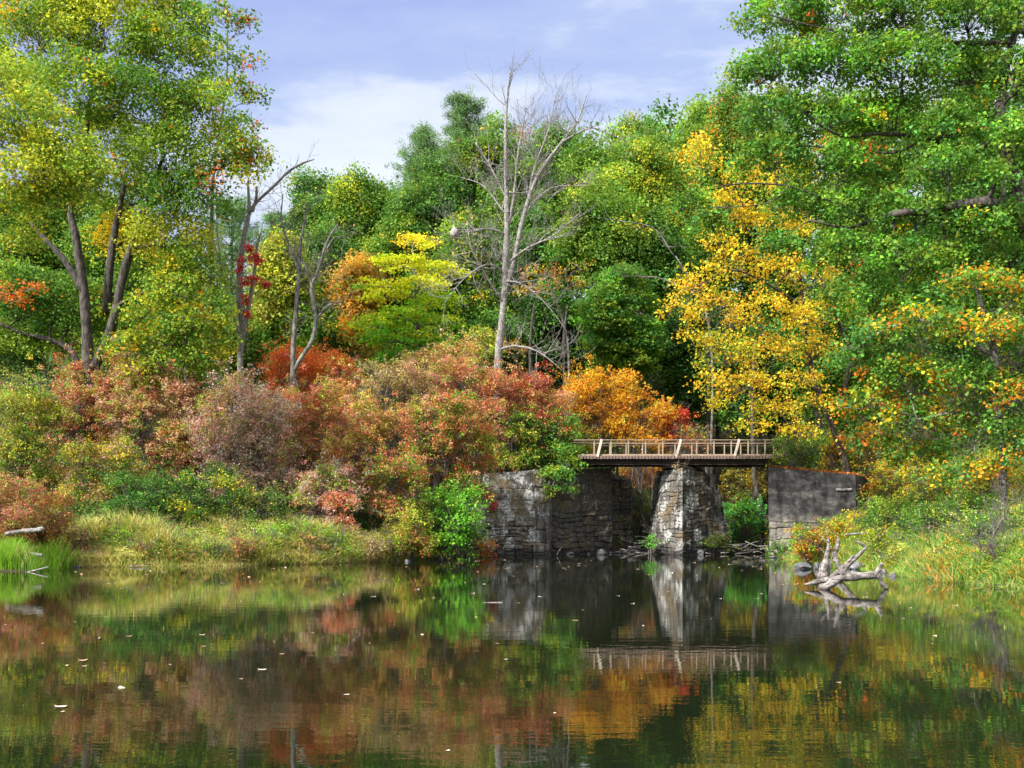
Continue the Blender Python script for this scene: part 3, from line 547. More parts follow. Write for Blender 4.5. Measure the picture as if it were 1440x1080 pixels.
wood('driftwood_stump', 'pale splintered driftwood stump with upright prongs standing in the water behind the log', 'driftwood', 37,
     [[(1156, 817, 10.5), (1158, 803, 10), (1161, 790, 6.5), (1164, 776, 4), (1165, 765, 2.8), (1165, 756, 1.6)], [(1165, 764, 2), (1158, 758, 1.6), (1154, 753, 1)],
      [(1168, 768, 1.2), (1171, 780, 1.5), (1168, 794, 1.7), (1167, 814, 1.6)], [(1176, 782, 2.2), (1177, 770, 4), (1179, 762, 3.4), (1178, 754, 1)],
      [(1183, 806, 5), (1192, 796, 4), (1204, 784, 3.6), (1215, 773, 3.2), (1217, 769, 2.6), (1208, 763, 2), (1202, 761, 1.1)], [(1180, 804, 4), (1189, 794, 3), (1201, 781, 2.2)],
      [(1159, 777, 1), (1156, 773, .9), (1152, 770, .6)], [(1168, 812, 5), (1176, 806, 5), (1182, 803, 5)]], seed=4, names={0: 'main_stem'}, rough=.04)
wood('bleached_stick', 'thin pale stick leaning out of the water against the left abutment', 'stick', 60.5, [[(783, 781, .9), (786, 775, .9), (790, 769, .7)]], k=5)
wood('fallen_branch', 'pale fallen branch on the grassy bank above the driftwood', 'branch', 46, [[(1188, 752, 1.8), (1205, 750.5, 1.8), (1222, 749, 1.2)]], PALE, k=6)
wood('fallen_log', 'weathered grey log end poking from the brown weeds at the far left', 'log', 43, [[(8, 751, 3.6), (30, 747, 4.4), (48, 746, 5), (61, 744, 5)]], PALE)
wood('fallen_log', 'pale low log at the back of the bright green reeds at the far left', 'log', 42.6, [[(22, 775, 3), (42, 779, 3.4), (59, 781, 3.6)]], PALE)
wood('floating_branch', 'pale branch slanting into the water beside the bright green reeds', 'branch', 41.5, [[(34, 806, 1.4), (50, 802, 1.8), (68, 797.5, 1.3)]], PALE, k=6)
wood('floating_stick', 'long thin pale stick floating flat in front of the left abutment', 'stick', 26, [[(680, 847.6, .7), (694, 847.3, 1), (707, 847, .7)]], PALE, k=5)
for px, py, a0 in ((110, 797, 1), (195, 796, 1), (282, 796, 1)): wood('floating_stick', 'pale stick lying in the water at the foot of the long grass', 'stick', 45.6 if px < 250 else 47, [[(px - 13, py + .3, .5), (px, py, .7), (px + 15, py - .1, .4)]], PALE, group='sticks at the foot of the grass', k=5, seed=px)
for i in range(46):
    if i < 20: px = rg.uniform(884, 922); Yd = rg.uniform(63.5, 66); zz = rg.uniform(.05, .55) * (1 - abs(px - 900) / 30)
    else: px = rg.uniform(995, 1098); Yd = rg.uniform(62.8, 66); zz = rg.uniform(.02, .6)
    x0 = (px - CX) / F * Yd; a0 = rg.normal(0, .35); Ls = rg.uniform(.5, 1.5); zz = max(zz, .03); a_ = Acc(); q = np.array([x0, Yd, zz]); d = np.array([math.cos(a0), rg.normal(0, .5), math.sin(a0) * .5])
    pts = [q - d * Ls / 2, q + rg.normal(0, .05, 3), q + d * Ls / 2]; a_.tube(spline(pts, 6), np.linspace(rg.uniform(.025, .05), .012, 6), 5, rg, .1)
    o = link('stick', a_.mesh('stick'), PALE if i % 3 else TWIG); tag(o, 'dead stick in the driftwood jam under the footbridge %s of the pier' % ('left' if i < 20 else 'right'), 'stick', 'sticks jammed %s of the pier' % ('left' if i < 20 else 'right'))
# floating leaves
FL, n, l, bs = newmat('fallen_leaf'); oi = n.new('ShaderNodeObjectInfo'); r = ramp(n, [(0, (.55, .34, .24)), (.5, (.62, .50, .42)), (1, (.50, .24, .08))]); l.new(oi.outputs['Random'], r.inputs[0]); l.new(r.outputs[0], bs.inputs['Base Color'])
fl = [(118, 929, 13), (94, 936, 6), (119, 937, 7), (141, 898, 9), (182, 895, 8), (8, 879, 6), (285, 893, 8), (287, 909, 7), (370, 942, 13), (171, 968, 13), (87, 994, 18), (88, 1001, 6), (397, 920, 7), (340, 955, 6), (488, 977, 8), (594, 893, 7), (340, 846, 5), (213, 852, 5), (278, 840, 4), (335, 838, 4), (610, 841, 5), (361, 850, 4), (1120, 822, 8), (1100, 822, 6),
      (890, 849, 5), (980, 853, 4), (730, 848, 4), (1013, 842, 4), (1065, 842, 5), (940, 832, 4), (870, 838, 4), (630, 1056, 8), (700, 905, 5), (1070, 835, 4), (463, 842, 4), (1310, 905, 5), (560, 860, 4), (780, 1003, 6), (1180, 960, 6), (905, 880, 4), (240, 935, 5), (60, 905, 5), (440, 890, 4), (820, 858, 4), (1000, 870, 3), (670, 868, 4), (150, 868, 4), (520, 905, 5)]
for _ in range(90):
    u = rg.uniform(); px = rg.uniform(60, 1380); sh_y = np.interp(px, [60, 300, 590, 700, 1080, 1120, 1250, 1400], [802, 797, 790, 784, 784, 806, 812, 830]); py = sh_y + rg.exponential(18) + 2
    if py < 1070: fl.append((px, py, rg.uniform(2.5, 6) * (1 + (py - 780) / 300)))
for i, (px, py, w_) in enumerate(fl):
    Yl = 3000 / (py - HY); L_ = w_ / F * Yl; th = rg.uniform(0, 6.28); q = []
    lab = {0: 'curled reddish leaf with a raised tip floating on the left of the pond', 10: 'long orange-brown leaf floating at the lower left of the pond'}.get(i)
    nn_ = 12; ring = [(math.cos(a) * (.5 - .08 * math.cos(3 * a)), math.sin(a) * .34 * (1 + .15 * math.cos(5 * a)), .015 + .10 * (abs(math.cos(a)) ** 2) * (.7 if i % 3 else 1.6) * (.5 + .5 * math.cos(a))) for a in np.linspace(0, 2 * math.pi, nn_, endpoint=False)]
    v = [(0, 0, .02)] + ring + [(-.62, 0, .16)]; fc = [(0, 1 + j, 1 + (j + 1) % nn_) for j in range(nn_)] + [(1 + nn_ // 2, nn_ // 2, nn_ + 1)]
    me = bpy.data.meshes.new('floating_leaf'); me.from_pydata([(a * L_, b * L_, c2 * L_) for a, b, c2 in v], [], fc); me.materials.append(FL)
    o = bpy.data.objects.new('floating_leaf', me); S.collection.objects.link(o); o.location = ((px - CX) / F * Yl, Yl, .004); o.rotation_euler = (0, 0, th if i % 2 else rg.normal(0, .3))
    tag(o, lab or 'small pale fallen leaf floating on the dark pond', 'leaf', None if lab else 'leaves floating on the pond')
# ------------------------------------------------------------------ woods behind
def wood_tree(px, top, hw, Y, PAL, label, bot=None, n=18, size=.21, name='broadleaf_tree', dens=3.6, pr=1.0, bark=BARK, group=BT, lean=0, f=.46, flat=.8, up=.55):
    k = Y / F; rng_ = np.random.default_rng(int(px * 7 + top)); x = (px - CX) * k; g = G(x, Y); zt = CH + (HY - top) * k; zb = CH + (HY - bot) * k if bot else g + (zt - g) * .08
    rz = (zt - zb) / 2; rx = hw * k; LB = auto_lobes(rng_, (x, Y, (zt + zb) / 2), (rx, rx * .85, rz), n, f)
    gpx = HY - (g - CH) / k
    return tree(label, [(px + lean, gpx, .15 / k), (px + lean * .6, gpx * .6 + top * .4, .12 / k), (px, top + (gpx - top) * .2, .05 / k)], Y, LB, PAL, name, 'tree', group, size=size, dens=dens, pr=pr, bark=bark, world=True, cover=2.0, twigs=.25, flat=flat, up=up)
P_PINE = pal((4, (96, 134, 84)), (3, (120, 152, 98)), (1, MG))
W = wood_tree
W(430, 226, 62, 92, P_FAR2, 'green hardwood tree on the skyline just right of the dead snag\'s long bare limb')
W(490, 234, 65, 90, P_FAR, 'yellow-green hardwood tree on the skyline above the orange-brown tree')
W(545, 216, 68, 93, P_FAR, 'green hardwood tree with orange sprigs on the skyline left of the pines')
W(604, 212, 68, 88, P_FAR2, 'green hardwood tree in front of the leaning pine')
W(700, 188, 82, 90, P_FAR, 'broad green hardwood tree directly behind the bare grey tree')
W(775, 172, 77, 94, P_FAR2, 'green hardwood tree behind the right fork of the bare tree')
W(850, 146, 77, 92, P_FAR, 'tall smooth-topped green tree on the ridge right of the bare tree', n=18)
W(912, 112, 65, 98, P_FAR2, 'tallest pointed green tree of the ridge against the white cloud')
W(960, 118, 68, 92, pal((5, LG), (4, (120, 160, 60)), (3, MG)), 'soft light green tree on the ridge left of the orange-tinted crown')
W(1010, 106, 56, 84, pal((4, LG), (5, MG), (.8, OR), (.5, DO)), 'green tree with orange-tinted top where the ridge meets the big right tree')
W(1090, 90, 70, 84, P_FAR2, 'green tree seen through gaps behind the yellow tree')
W(1210, 110, 80, 82, P_FAR, 'green tree seen through gaps in the middle of the big right tree')
W(1350, 60, 95, 76, P_FAR2, 'tall green tree behind the upper right corner foliage')
W(1480, 60, 90, 74, P_DK, 'dark green tree at the right edge behind the leaning trunk')
W(40, 190, 90, 84, P_LOW, 'green tree behind the left edge of the big maple')
W(160, 260, 80, 80, P_LOW, 'dark green tree behind the forked trunk of the big left maple')
W(250, 330, 60, 78, P_LOW, 'green tree behind the right side of the big left maple')
# far-off wood that closes the view behind the single trees
def far_wood(label, seed, y0, y1, n, size, PAL, sky):
    rg_ = np.random.default_rng(seed); m = 900; cx = rg_.uniform(-95, 95, m); cy = rg_.uniform(y0, y1, m); top = CH + (HY - np.interp(cx / cy * F + CX, *sky)) * cy / F
    g = gz(cx, cy); cz = g + (np.maximum(top - 2, g + 1) - g) * rg_.uniform(.05, 1, m) ** .8; C = np.stack([cx, cy, cz], 1); pos, nr, col = puffs_to_leaves(rg_, C, rg_.uniform(1.6, 3.0, m), n, .7, PAL, blend=.8)
    o = link('far_woods', leaf_mesh(rg_, pos, nr, size, col, .75), LEAF); tag(o, label, 'woods', None, 'stuff')
SKY = ([-400, 0, 230, 300, 420, 440, 600, 700, 850, 950, 1200, 2000], [330, 330, 380, 400, 380, 250, 215, 190, 150, 125, 110, 110])
far_wood('mass of green woods filling the hillside behind the nearer trees', 81, 98, 122, 170000, .42, P_FAR2, SKY)
# pines
def pine(label, px, top, hw, Y, lean=0, dens=1.0):
    rng_ = rngn(); k = Y / F; x = (px - CX) * k; g = G(x, Y); zt = CH + (HY - top) * k; root = empty('pine_tree', (x, Y, g)); tag(root, label, 'pine', None)
    acc = Acc(); tp = np.array([[x - lean * k, Y, g - .3], [x - lean * k * .3, Y, (g + zt) / 2], [x, Y, zt]]); sp = spline(tp, 14); acc.tube(sp, np.linspace(.3, .03, 14), 8, rng_, .05); C = []; R = []
    z = zt - .4
    while z > g + (zt - g) * .35:
        f_ = (zt - z) / (zt - g); L_ = hw * k * min(1, .25 + f_ * 2.0); j = (z - g) / (zt - g) * 13; p0 = sp[min(13, int(j))]
        for i in range(6):
            a0 = rng_.uniform(0, 6.28); Lb = L_ * rng_.uniform(.35, 1.25); e_ = np.array([p0[0] + math.cos(a0) * Lb, p0[1] + math.sin(a0) * Lb, z + Lb * rng_.uniform(.1, .4)]); pp = branch(acc, rng_, (p0[0], p0[1], z), e_, .06, .015, 3, 6, -.06)
            for q in pp[2:]:
                for _ in range(2): C.append(q + rng_.normal(0, .32, 3) * [1, 1, .7]); R.append(rng_.uniform(.35, .6))
        z -= rng_.uniform(.35, .7)
    link('trunk', acc.mesh('trunk'), BARK, root); C = np.array(C); R = np.array(R)
    pos, nr, col = puffs_to_leaves(rng_, C, R, int(len(C) * 34 * dens), .8, P_PINE, up=.3, outw=.2)
    link('crown', leaf_mesh(rng_, pos, nr, .30, col, .16), LEAFM, root)
pine('feathery pine rising above the ridge left of the bare tree', 655, 140, 70, 91, 10, 1.3)
pine('leaning blue-green pine on the skyline between hardwoods', 598, 182, 62, 96, 26, 1.2)
pine('pale distant pine seen between the big left maple and the dead snag', 326, 280, 60, 96, 0, .8)
pine('small distant pine right behind the dead snag', 392, 300, 45, 94, 0, .8)
# middle rank
W(395, 330, 52, 76, pal((3, OL), (3, LG), (2, YG), (1, MG)), 'olive green tree between the dead snag and the forked dead tree', bot=520)
W(455, 300, 48, 82, P_FAR2, 'green tree above the red-orange bushes', bot=500)
W(502, 350, 42, 75, P_BRN, 'small orange-brown tree left of the yellow-green maple', bot=520, size=.2, dens=3.4, pr=.8, n=16)
W(640, 300, 60, 80, P_LOW, 'green tree behind the left limbs of the bare tree', bot=520)
W(560, 290, 55, 86, P_FAR, 'green tree above the yellow-green maple', bot=460)
W(755, 290, 62, 84, P_FAR2, 'green tree between the forks of the bare tree', bot=470)
W(880, 185, 62, 84, pal((2, YG), (4, LG), (3, MG), (.8, YE), (.3, OR)), 'yellow-tinted green tree high on the slope left of the yellow tree', bot=330, n=16)
W(845, 250, 68, 79, P_FAR, 'light green tree in the middle of the wood right of the bare tree', bot=430)
W(868, 345, 80, 73, pal((3, CG), (4, MG), (3, LG), (1, BG)), 'large bright-leaved green tree standing behind the orange bush', bot=590, n=26, size=.2, dens=3.4, pr=.75, f=.32, flat=.45)
W(930, 280, 55, 80, P_FAR2, 'green tree behind the left edge of the yellow tree', bot=500)
W(960, 420, 60, 77, P_DK, 'dark evergreen above the middle of the footbridge', bot=610)
W(1060, 430, 75, 74, P_DK, 'dark evergreen behind the right half of the footbridge', bot=640)
W(1180, 380, 80, 70, P_LOW, 'dark green tree behind the yellow tree\'s right side', bot=650)
W(770, 400, 60, 80, P_DK, 'dark tree in the shadowed gap right of the bare tree', bot=560)
W(690, 420, 60, 78, P_DK, 'dark tree in the shadowed gap behind the foot of the bare tree', bot=560)
W(590, 440, 60, 77, P_LOW, 'low green tree under the yellow-green maple', bot=560)
W(330, 420, 60, 73, P_FAR, 'low yellow-green tree behind the dead snag', bot=560)
W(440, 420, 60, 76, P_LOW, 'low green tree behind the forked dead tree', bot=545)
# sunny layered maple
tree('bright yellow-green maple with layered boughs in the middle of the wood', [(590, 560, 5), (588, 470, 4), (582, 380, 2.5), (580, 340, 1)], 72,
     [(582, 345, 32, 15, 0), (562, 372, 36, 12, -1), (605, 378, 40, 13, 0), (640, 388, 18, 9, 0), (590, 402, 42, 12, -1), (545, 418, 34, 11, -1.5), (610, 425, 40, 12, 0), (520, 400, 22, 10, -1), (570, 445, 42, 12, -1), (530, 458, 40, 11, -1.5), (615, 455, 40, 12, 0), (555, 478, 50, 14, -1), (612, 485, 40, 14, 0), (580, 510, 60, 20, 0)],
     P_SUN, size=.19, dens=3.6, pr=.7, flat=.25, lobe_pick=[2, 0, 0, 0, 0, 0, 1, 0, 1, 1, 1, 3, 3, 3])
# ------------------------------------------------------------------ big left maple
tree('large maple with green leaves turning orange and three dark forked trunks on the left', [(128, 560, 13), (124, 500, 11), (118, 410, 9), (106, 330, 8), (100, 290, 6), (120, 200, 4), (130, 110, 2)], 58.5,
     [(60, 60, 75, 56, 0), (150, 45, 75, 56, 0), (230, 85, 70, 53, 0), (20, 130, 65, 56, 1), (110, 130, 70, 50, -2), (190, 150, 75, 53, -1), (275, 160, 60, 47, 0), (255, 30, 40, 38, 1), (60, 10, 80, 44, 1), (160, -10, 80, 38, 0),
      (150, 205, 65, 47, 4), (230, 225, 70, 47, -1), (310, 215, 42, 33, 0), (345, 225, 38, 24, 0), (100, 260, 55, 39, 1), (190, 280, 62, 39, 4), (265, 280, 60, 42, -1), (240, 340, 62, 39, 0), (180, 340, 50, 33, 4), (275, 385, 45, 39, 0), (215, 400, 60, 35, 4), (150, 440, 60, 38, 4), (350, 240, 26, 15, -1)],
     P_MAPLE, size=.17, dens=3.7, pr=.8, flat=.85, limbs=[[(118, 410, 8), (90, 365, 6), (62, 335, 5), (42, 312, 3)], [(165, 440, 8, .5), (170, 400, 8, .5), (190, 330, 7, .5), (204, 290, 5, .5), (230, 220, 3)], [(150, 440, 8, 1), (154, 380, 8, 1), (160, 335, 7, 1), (175, 260, 4, .5)], [(204, 292, 4), (250, 268, 3.5), (300, 240, 3), (340, 226, 2)], [(130, 520, 9), (150, 480, 9), (165, 430, 8)]],
     lobe_pick=[0, 1, 0, -1, 0, 2, 0, 2, 1, 1, 1, 0, -1, -1, 1, 0, 2, 1, 4, 0, 2, 2, -1], twigs=.6, bark=BARK)
tree('thin-crowned hardwood with sky showing through rising behind the big left maple', [(300, 540, 5), (298, 380, 4), (300, 250, 3), (318, 120, 2), (320, 40, 1)], 66,
     [(262, 20, 30, 22, 0), (305, 25, 28, 22, 0), (345, 40, 22, 22, 0), (300, 75, 32, 24, 0), (350, 90, 22, 18, 0), (330, 130, 34, 22, 0), (362, 140, 16, 15, 0), (290, 130, 30, 24, 0), (338, 175, 24, 14, 0)],
     pal((4, (96, 130, 60)), (3, MG), (2, YG), (.8, DO)), name='broadleaf_tree', size=.2, dens=2.0, pr=.62, twigs=.9)
tree('lighter yellow-green tree leaning into the picture at the upper left edge', [(-60, 700, 12), (-55, 500, 10), (-40, 330, 8), (-20, 200, 5), (0, 120, 2)], 46,
     [(5, 110, 50, 34, 0), (45, 165, 58, 38, -1), (5, 200, 60, 38, 0), (85, 215, 52, 30, -1), (120, 245, 42, 22, -1), (45, 250, 62, 36, -1), (10, 300, 50, 36, 0), (80, 285, 50, 26, 0), (20, 350, 30, 26, 0)],
     P_MAPLE2, size=.15, dens=3.8, pr=.6, flat=.85, limbs=[[(-40, 330, 7), (10, 280, 5), (60, 240, 4), (110, 240, 2)]], twigs=.6)
tree('low green tree with a dark curved trunk under the big left maple', [(112, 560, 6), (110, 515, 6), (98, 492, 5.5), (70, 478, 5), (30, 468, 4), (0, 455, 3)], 62,
     [(20, 400, 60, 30, 0), (85, 410, 55, 28, 0), (30, 440, 60, 28, 1), (100, 455, 50, 26, 1), (-5, 480, 40, 30, 1), (60, 490, 60, 24, 2), (20, 520, 60, 24, 2)],
     P_LOW, name='broadleaf_tree', size=.16, dens=4.2, pr=.6, bark=BARK, lobe_pick=[-1, 0, 0, 0, 1, 1, 2])
tree('yellow-green lower tree with orange sprigs to the left of the dead snag', [(260, 590, 6), (262, 520, 5), (258, 460, 4), (262, 400, 2)], 58,
     [(250, 410, 55, 26, 0), (300, 430, 34, 22, 0), (215, 440, 50, 24, 0), (270, 460, 55, 26, 0), (310, 475, 26, 22, 0), (225, 480, 55, 26, 0), (285, 505, 44, 24, 0), (180, 495, 45, 26, 0), (235, 520, 60, 22, 0)],
     pal((2.5, YG), (4, LG), (3, MG), (.7, YE), (.5, OR)), size=.17, dens=3.2, pr=.6)
tree('rusty orange bough of a small tree at the far left edge', [(-20, 560, 4), (-18, 480, 3), (0, 420, 2)], 49, [(15, 422, 26, 9, 0), (50, 405, 18, 8, 0), (0, 405, 20, 8, 0)], pal((3, DO), (1, OR), (1, LG)), size=.15, dens=2.2, pr=.35)
# ------------------------------------------------------------------ right side
tree('yellow-leaved tree with two dark leaning trunks rising from the top of the right abutment', [(1192, 668, 6.5), (1186, 640, 6), (1170, 600, 5.5), (1150, 550, 5), (1137, 500, 4.6), (1130, 440, 4), (1120, 360, 3), (1090, 290, 2)], 62.5,
     [(985, 228, 38, 29, -2), (1040, 255, 40, 29, -2), (1110, 245, 40, 26, -1), (1020, 300, 42, 29, -2), (1075, 320, 44, 31, -1), (1010, 345, 28, 23, -2), (1130, 330, 34, 26, 0), (1040, 375, 44, 29, -2), (985, 400, 32, 26, -2), (1100, 385, 44, 31, -1), (1150, 400, 30, 29, 0),
      (955, 440, 28, 20, -3), (1010, 440, 40, 29, -3), (1070, 440, 44, 29, -2), (1130, 450, 40, 29, -2), (1170, 440, 28, 26, 0), (1020, 495, 44, 26, -3), (1085, 500, 44, 29, -2), (1150, 495, 30, 26, -1), (1000, 540, 30, 17, -4), (1060, 545, 44, 20, -3), (1130, 540, 34, 20, -2), (1085, 575, 36, 13, -4), (1020, 570, 22, 12, -4), (1150, 570, 24, 13, -2), (975, 480, 20, 17, -3), (1060, 600, 22, 12, -4), (1120, 605, 26, 12, -4)],
     P_YEL, name='birch_tree', size=.16, dens=1.35, pr=.6, cover=1.5, bark=BARK, limbs=[[(1160, 622, 4.5, .6), (1150, 585, 4.5, .6), (1143, 560, 4, .6)], [(1150, 550, 3), (1110, 530, 2.4, -1), (1070, 535, 2, -2), (1020, 560, 1, -3)], [(1186, 560, 4, 1), (1195, 500, 4.5, 1), (1185, 470, 4, 1), (1170, 430, 3), (1150, 380, 2)], [(1128, 430, 3), (1080, 400, 2, -1), (1030, 380, 1.4, -2), (985, 400, 1, -2)], [(1118, 340, 2.4), (1060, 300, 1.6, -1), (1000, 250, 1, -2)]],
     twigs=.9, flat=.8, up=.3, aspect=.8, lobe_pick=[-1, -1, 0, 0, 0, 0, -1, 0, 0, 0, -1, 0, -1, 0, 0, -1, 2, -1, -1, 0, -1, 0, 0, 0, 0, 0, 0, 0], blend=.6)
tree('huge green oak reaching in from the right with a thick lichened limb', [(1530, 700, 22), (1505, 560, 20), (1475, 420, 17), (1450, 330, 15), (1430, 260, 13), (1408, 190, 11, -.5), (1412, 110, 8), (1430, 30, 6), (1440, -60, 5)], 46,
     [(1105, 30, 70, 37, 2), (1180, 20, 80, 50, 1), (1270, 20, 80, 56, 0), (1360, 30, 80, 56, 0), (1440, 40, 60, 56, 1), (1060, 110, 40, 30, 2), (1100, 95, 60, 32, 1), (1180, 95, 75, 43, 0), (1270, 100, 75, 47, -1), (1350, 110, 60, 47, 1), (1430, 120, 50, 50, -1),
      (1090, 160, 60, 32, 1), (1170, 170, 70, 37, 0), (1250, 175, 65, 37, 1), (1330, 185, 55, 37, -1), (1420, 200, 40, 32, -2), (1090, 225, 60, 25, 1), (1180, 240, 60, 30, 0), (1260, 250, 50, 27, 1), (1335, 235, 50, 27, -2), (1400, 255, 30, 20, -3), (975, 290, 30, 22, 1), (1000, 320, 34, 22, 1), (1120, 290, 50, 25, 1), (1210, 300, 60, 30, 0), (1300, 310, 60, 32, -1), (1380, 320, 50, 27, -2), (1440, 300, 24, 20, -2),
      (1090, 345, 34, 17, 0), (1180, 360, 50, 30, 0), (1260, 370, 60, 35, -1), (1340, 370, 50, 30, -1), (1420, 370, 40, 32, -1), (1210, 420, 50, 30, 0), (1300, 430, 55, 30, -1)],
     P_RIGHT, name='oak_tree', size=.16, dens=4.0, pr=.55, flat=.75, bark=BARK, limbs=[[(1440, 325, 12), (1420, 300, 12, -1.2), (1390, 286, 11, -2.6), (1360, 286, 8.5, -2.4), (1300, 298, 7, -1.5), (1265, 300, 7, -2), (1230, 309, 5), (1190, 320, 3), (1140, 310, 2)],
      [(1405, 190, 9), (1360, 215, 5), (1300, 195, 4), (1240, 188, 3.5), (1180, 190, 2.5), (1120, 150, 1.6), (1070, 110, 1)], [(1300, 195, 3), (1255, 215, 2.5), (1180, 208, 2), (1120, 205, 1.2)], [(1190, 290, 2.5), (1160, 280, 2.3), (1110, 262, 2), (1050, 258, 1.4), (1005, 262, .9)], [(1420, 60, 6), (1350, 60, 4), (1260, 50, 3), (1160, 40, 2), (1080, 20, 1)], [(1110, 262, 1.4), (1080, 285, 1), (1020, 292, .8)]],
     twigs=.6, lobe_pick=[-1] * 35)
tree('mixed green and yellow maple with a mottled trunk above the weedy right bank', [(1410, 640, 7), (1404, 590, 7.5), (1398, 500, 7), (1386, 450, 6), (1376, 415, 4), (1372, 395, 2.5)], 41,
     [(1370, 400, 50, 24, 0), (1430, 420, 44, 26, 0), (1300, 460, 60, 26, 0), (1380, 470, 50, 26, -1), (1440, 490, 36, 30, 0), (1240, 480, 50, 26, 1), (1200, 510, 40, 26, 2), (1270, 530, 60, 28, 1), (1350, 540, 60, 28, 0), (1430, 560, 40, 30, -1), (1220, 570, 44, 26, 2), (1300, 590, 60, 28, 1), (1380, 610, 56, 28, 0), (1440, 640, 36, 26, -1), (1230, 620, 40, 18, 3), (1290, 645, 50, 20, 2), (1360, 665, 50, 18, 0)],
     P_MIX, size=.16, dens=3.8, pr=.5, bark=BARKG, limbs=[[(1398, 500, 5), (1340, 470, 3.5), (1290, 450, 2.5), (1230, 470, 1.5)], [(1404, 590, 4), (1350, 580, 3), (1290, 590, 2)]], lobe_pick=[-1, -1, -1, -1, 0, 2, 2, -1, 0, -1, -1, -1, 0, 2, -1, -1, -1], twigs=.7)
# ------------------------------------------------------------------ bare trees
def bare_tree(label, name, Y, stems, twig=(40, .9), bark=PALE, seed=0, levels=2, cat='dead tree', twl=1.4, tr=.022, up=.25):
    rg_ = np.random.default_rng(900 + seed); k = Y / F; q0 = stems[0][0]; b0 = P(q0[0], q0[1], Y); g = G(b0[0], Y); root = empty(name, (b0[0], Y, g)); tag(root, label, cat)
    for i, st in enumerate(stems):
        q = np.array([np.append(P(v[0], v[1], Y + (v[3] if len(v) > 3 else 0)), v[2] * k * .68) for v in st])
        if i == 0: q = np.vstack([[b0[0] - (q[1][0] - b0[0]) * .1, Y, g - .4, q[0][3] * 1.25], q]) if b0[2] > g - .2 else q
        sp = spline(q, max(8, 5 * len(st))); acc = Acc(); acc.tube(sp[:, :3], np.maximum(sp[:, 3], .012), 9 if i < 3 else 6, rg_, .07); link('trunk' if i == 0 else 'limb', acc.mesh('limb'), bark, root)
        ta = Acc(); lo = int(len(sp) * (.35 if i == 0 else .12)); m = int(twig[0] * (1 if i < 4 else .5))
        for j in range(m):
            a0 = rg_.integers(lo, len(sp) - 1); t = (sp[a0 + 1, :3] - sp[a0, :3]); t /= np.linalg.norm(t) + 1e-9; d = t * .7 + rg_.normal(0, twig[1], 3) * [1, .7, .7]; d[2] += up
            grow(ta, rg_, sp[a0, :3], d, twl * rg_.uniform(.5, 1.5), min(sp[a0, 3] * .6, tr * rg_.uniform(.7, 1.5)), levels, .55, up, 4, (2, 5))
        if ta.V: link('twigs', ta.mesh('twigs'), bark, root)
    return root
bare_tree('tall bare grey tree forking low with fine twigs against the sky in the centre', 'bare_tree', 66,
     [[(700, 560, 8.5), (701, 500, 8), (708, 430, 7), (711, 370, 6), (713, 300, 5.2), (711, 220, 4), (712, 160, 2.6), (718, 100, 1)],
      [(706, 425, 6), (722, 370, 5), (735, 310, 4.5), (755, 250, 4), (790, 200, 3), (812, 170, 2, .5), (826, 130, .8, .5)], [(712, 330, 3.4), (722, 280, 3), (728, 220, 2.2), (735, 180, 1.2), (740, 150, .6)], [(730, 330, 3), (745, 270, 3), (752, 235, 2), (772, 180, 1.4), (782, 130, .7)],
      [(790, 200, 2), (830, 180, 1.6, -.5), (860, 190, 1, -.8), (885, 200, .6, -1)], [(711, 330, 2.4), (688, 322, 2, -.6), (662, 326, 1.5, -1), (638, 327, 1, -1.2)], [(657, 312, 1.1, -1.5), (662, 345, 1.8, -1.4), (676, 375, 2.2, -1), (703, 420, 2.2, -.2)],
      [(709, 385, 2.6), (690, 372, 2.2, -.7), (668, 380, 1.8, -1.2), (645, 400, 1.2, -1.6), (622, 430, .7, -1.8)], [(714, 370, 2), (740, 350, 2, -.4), (780, 330, 1.5, -.8), (815, 300, .9, -1)], [(712, 280, 2), (690, 235, 1.6), (668, 200, 1)], [(702, 492, 3), (720, 487, 3, -.5), (745, 490, 2.4, -1), (765, 500, 1.4, -1.2), (790, 520, .7, -1.4)], [(710, 300, 1.8), (680, 262, 1.4, .5), (650, 250, .8, .8)], [(736, 300, 2), (775, 265, 1.6), (830, 262, .8)], [(708, 395, 1.6), (735, 400, 1.5, -.8), (770, 430, 1, -1), (800, 470, .6, -1)]],
     twig=(34, .8), seed=1, twl=1.6, tr=.024)
tree('sparse clusters of yellow-brown leaves on a thin understory tree behind the bare tree', [(800, 560, 2.5), (798, 480, 2), (780, 420, 1.4), (765, 380, .8)], 69, [(765, 385, 34, 10, 0), (800, 400, 26, 8, 0), (750, 410, 28, 8, 0), (815, 375, 18, 7, 0), (720, 490, 26, 9, -1)], pal((3, (200, 160, 50)), (2, TN), (1, DO), (1.5, LG)), name='understory_tree', size=.17, dens=1.4, pr=.42)
HN, n, l, bs = newmat('nest_paper'); t = noise(n, l, 9, 5, .6, sc=(1, 1, 4)); r = ramp(n, [(.3, (.16, .14, .12)), (.7, (.5, .46, .43))]); l.new(t.outputs[0], r.inputs[0]); l.new(r.outputs[0], bs.inputs[0]); bs.inputs['Roughness'].default_value = .95
c0 = P(639, 327, 64.8); bm = bmesh.new(); bmesh.ops.create_icosphere(bm, subdivisions=3, radius=1)
for v in bm.verts: z = v.co.z; s_ = 1 - .45 * max(0, z); v.co = Vector((v.co.x * .27 * s_, v.co.y * .27 * s_, z * .36)) * (1 + .2 * (random.Random(int(v.co.x * 999 + z * 77)).random() - .5))
me = bpy.data.meshes.new('hornet_nest'); bm.to_mesh(me); bm.free(); me.polygons.foreach_set('use_smooth', np.ones(len(me.polygons), bool)); o = link('hornet_nest', me, HN); o.location = c0.tolist(); tag(o, 'pale grey papery hornet nest at the tip of a left limb of the bare tree', 'nest')
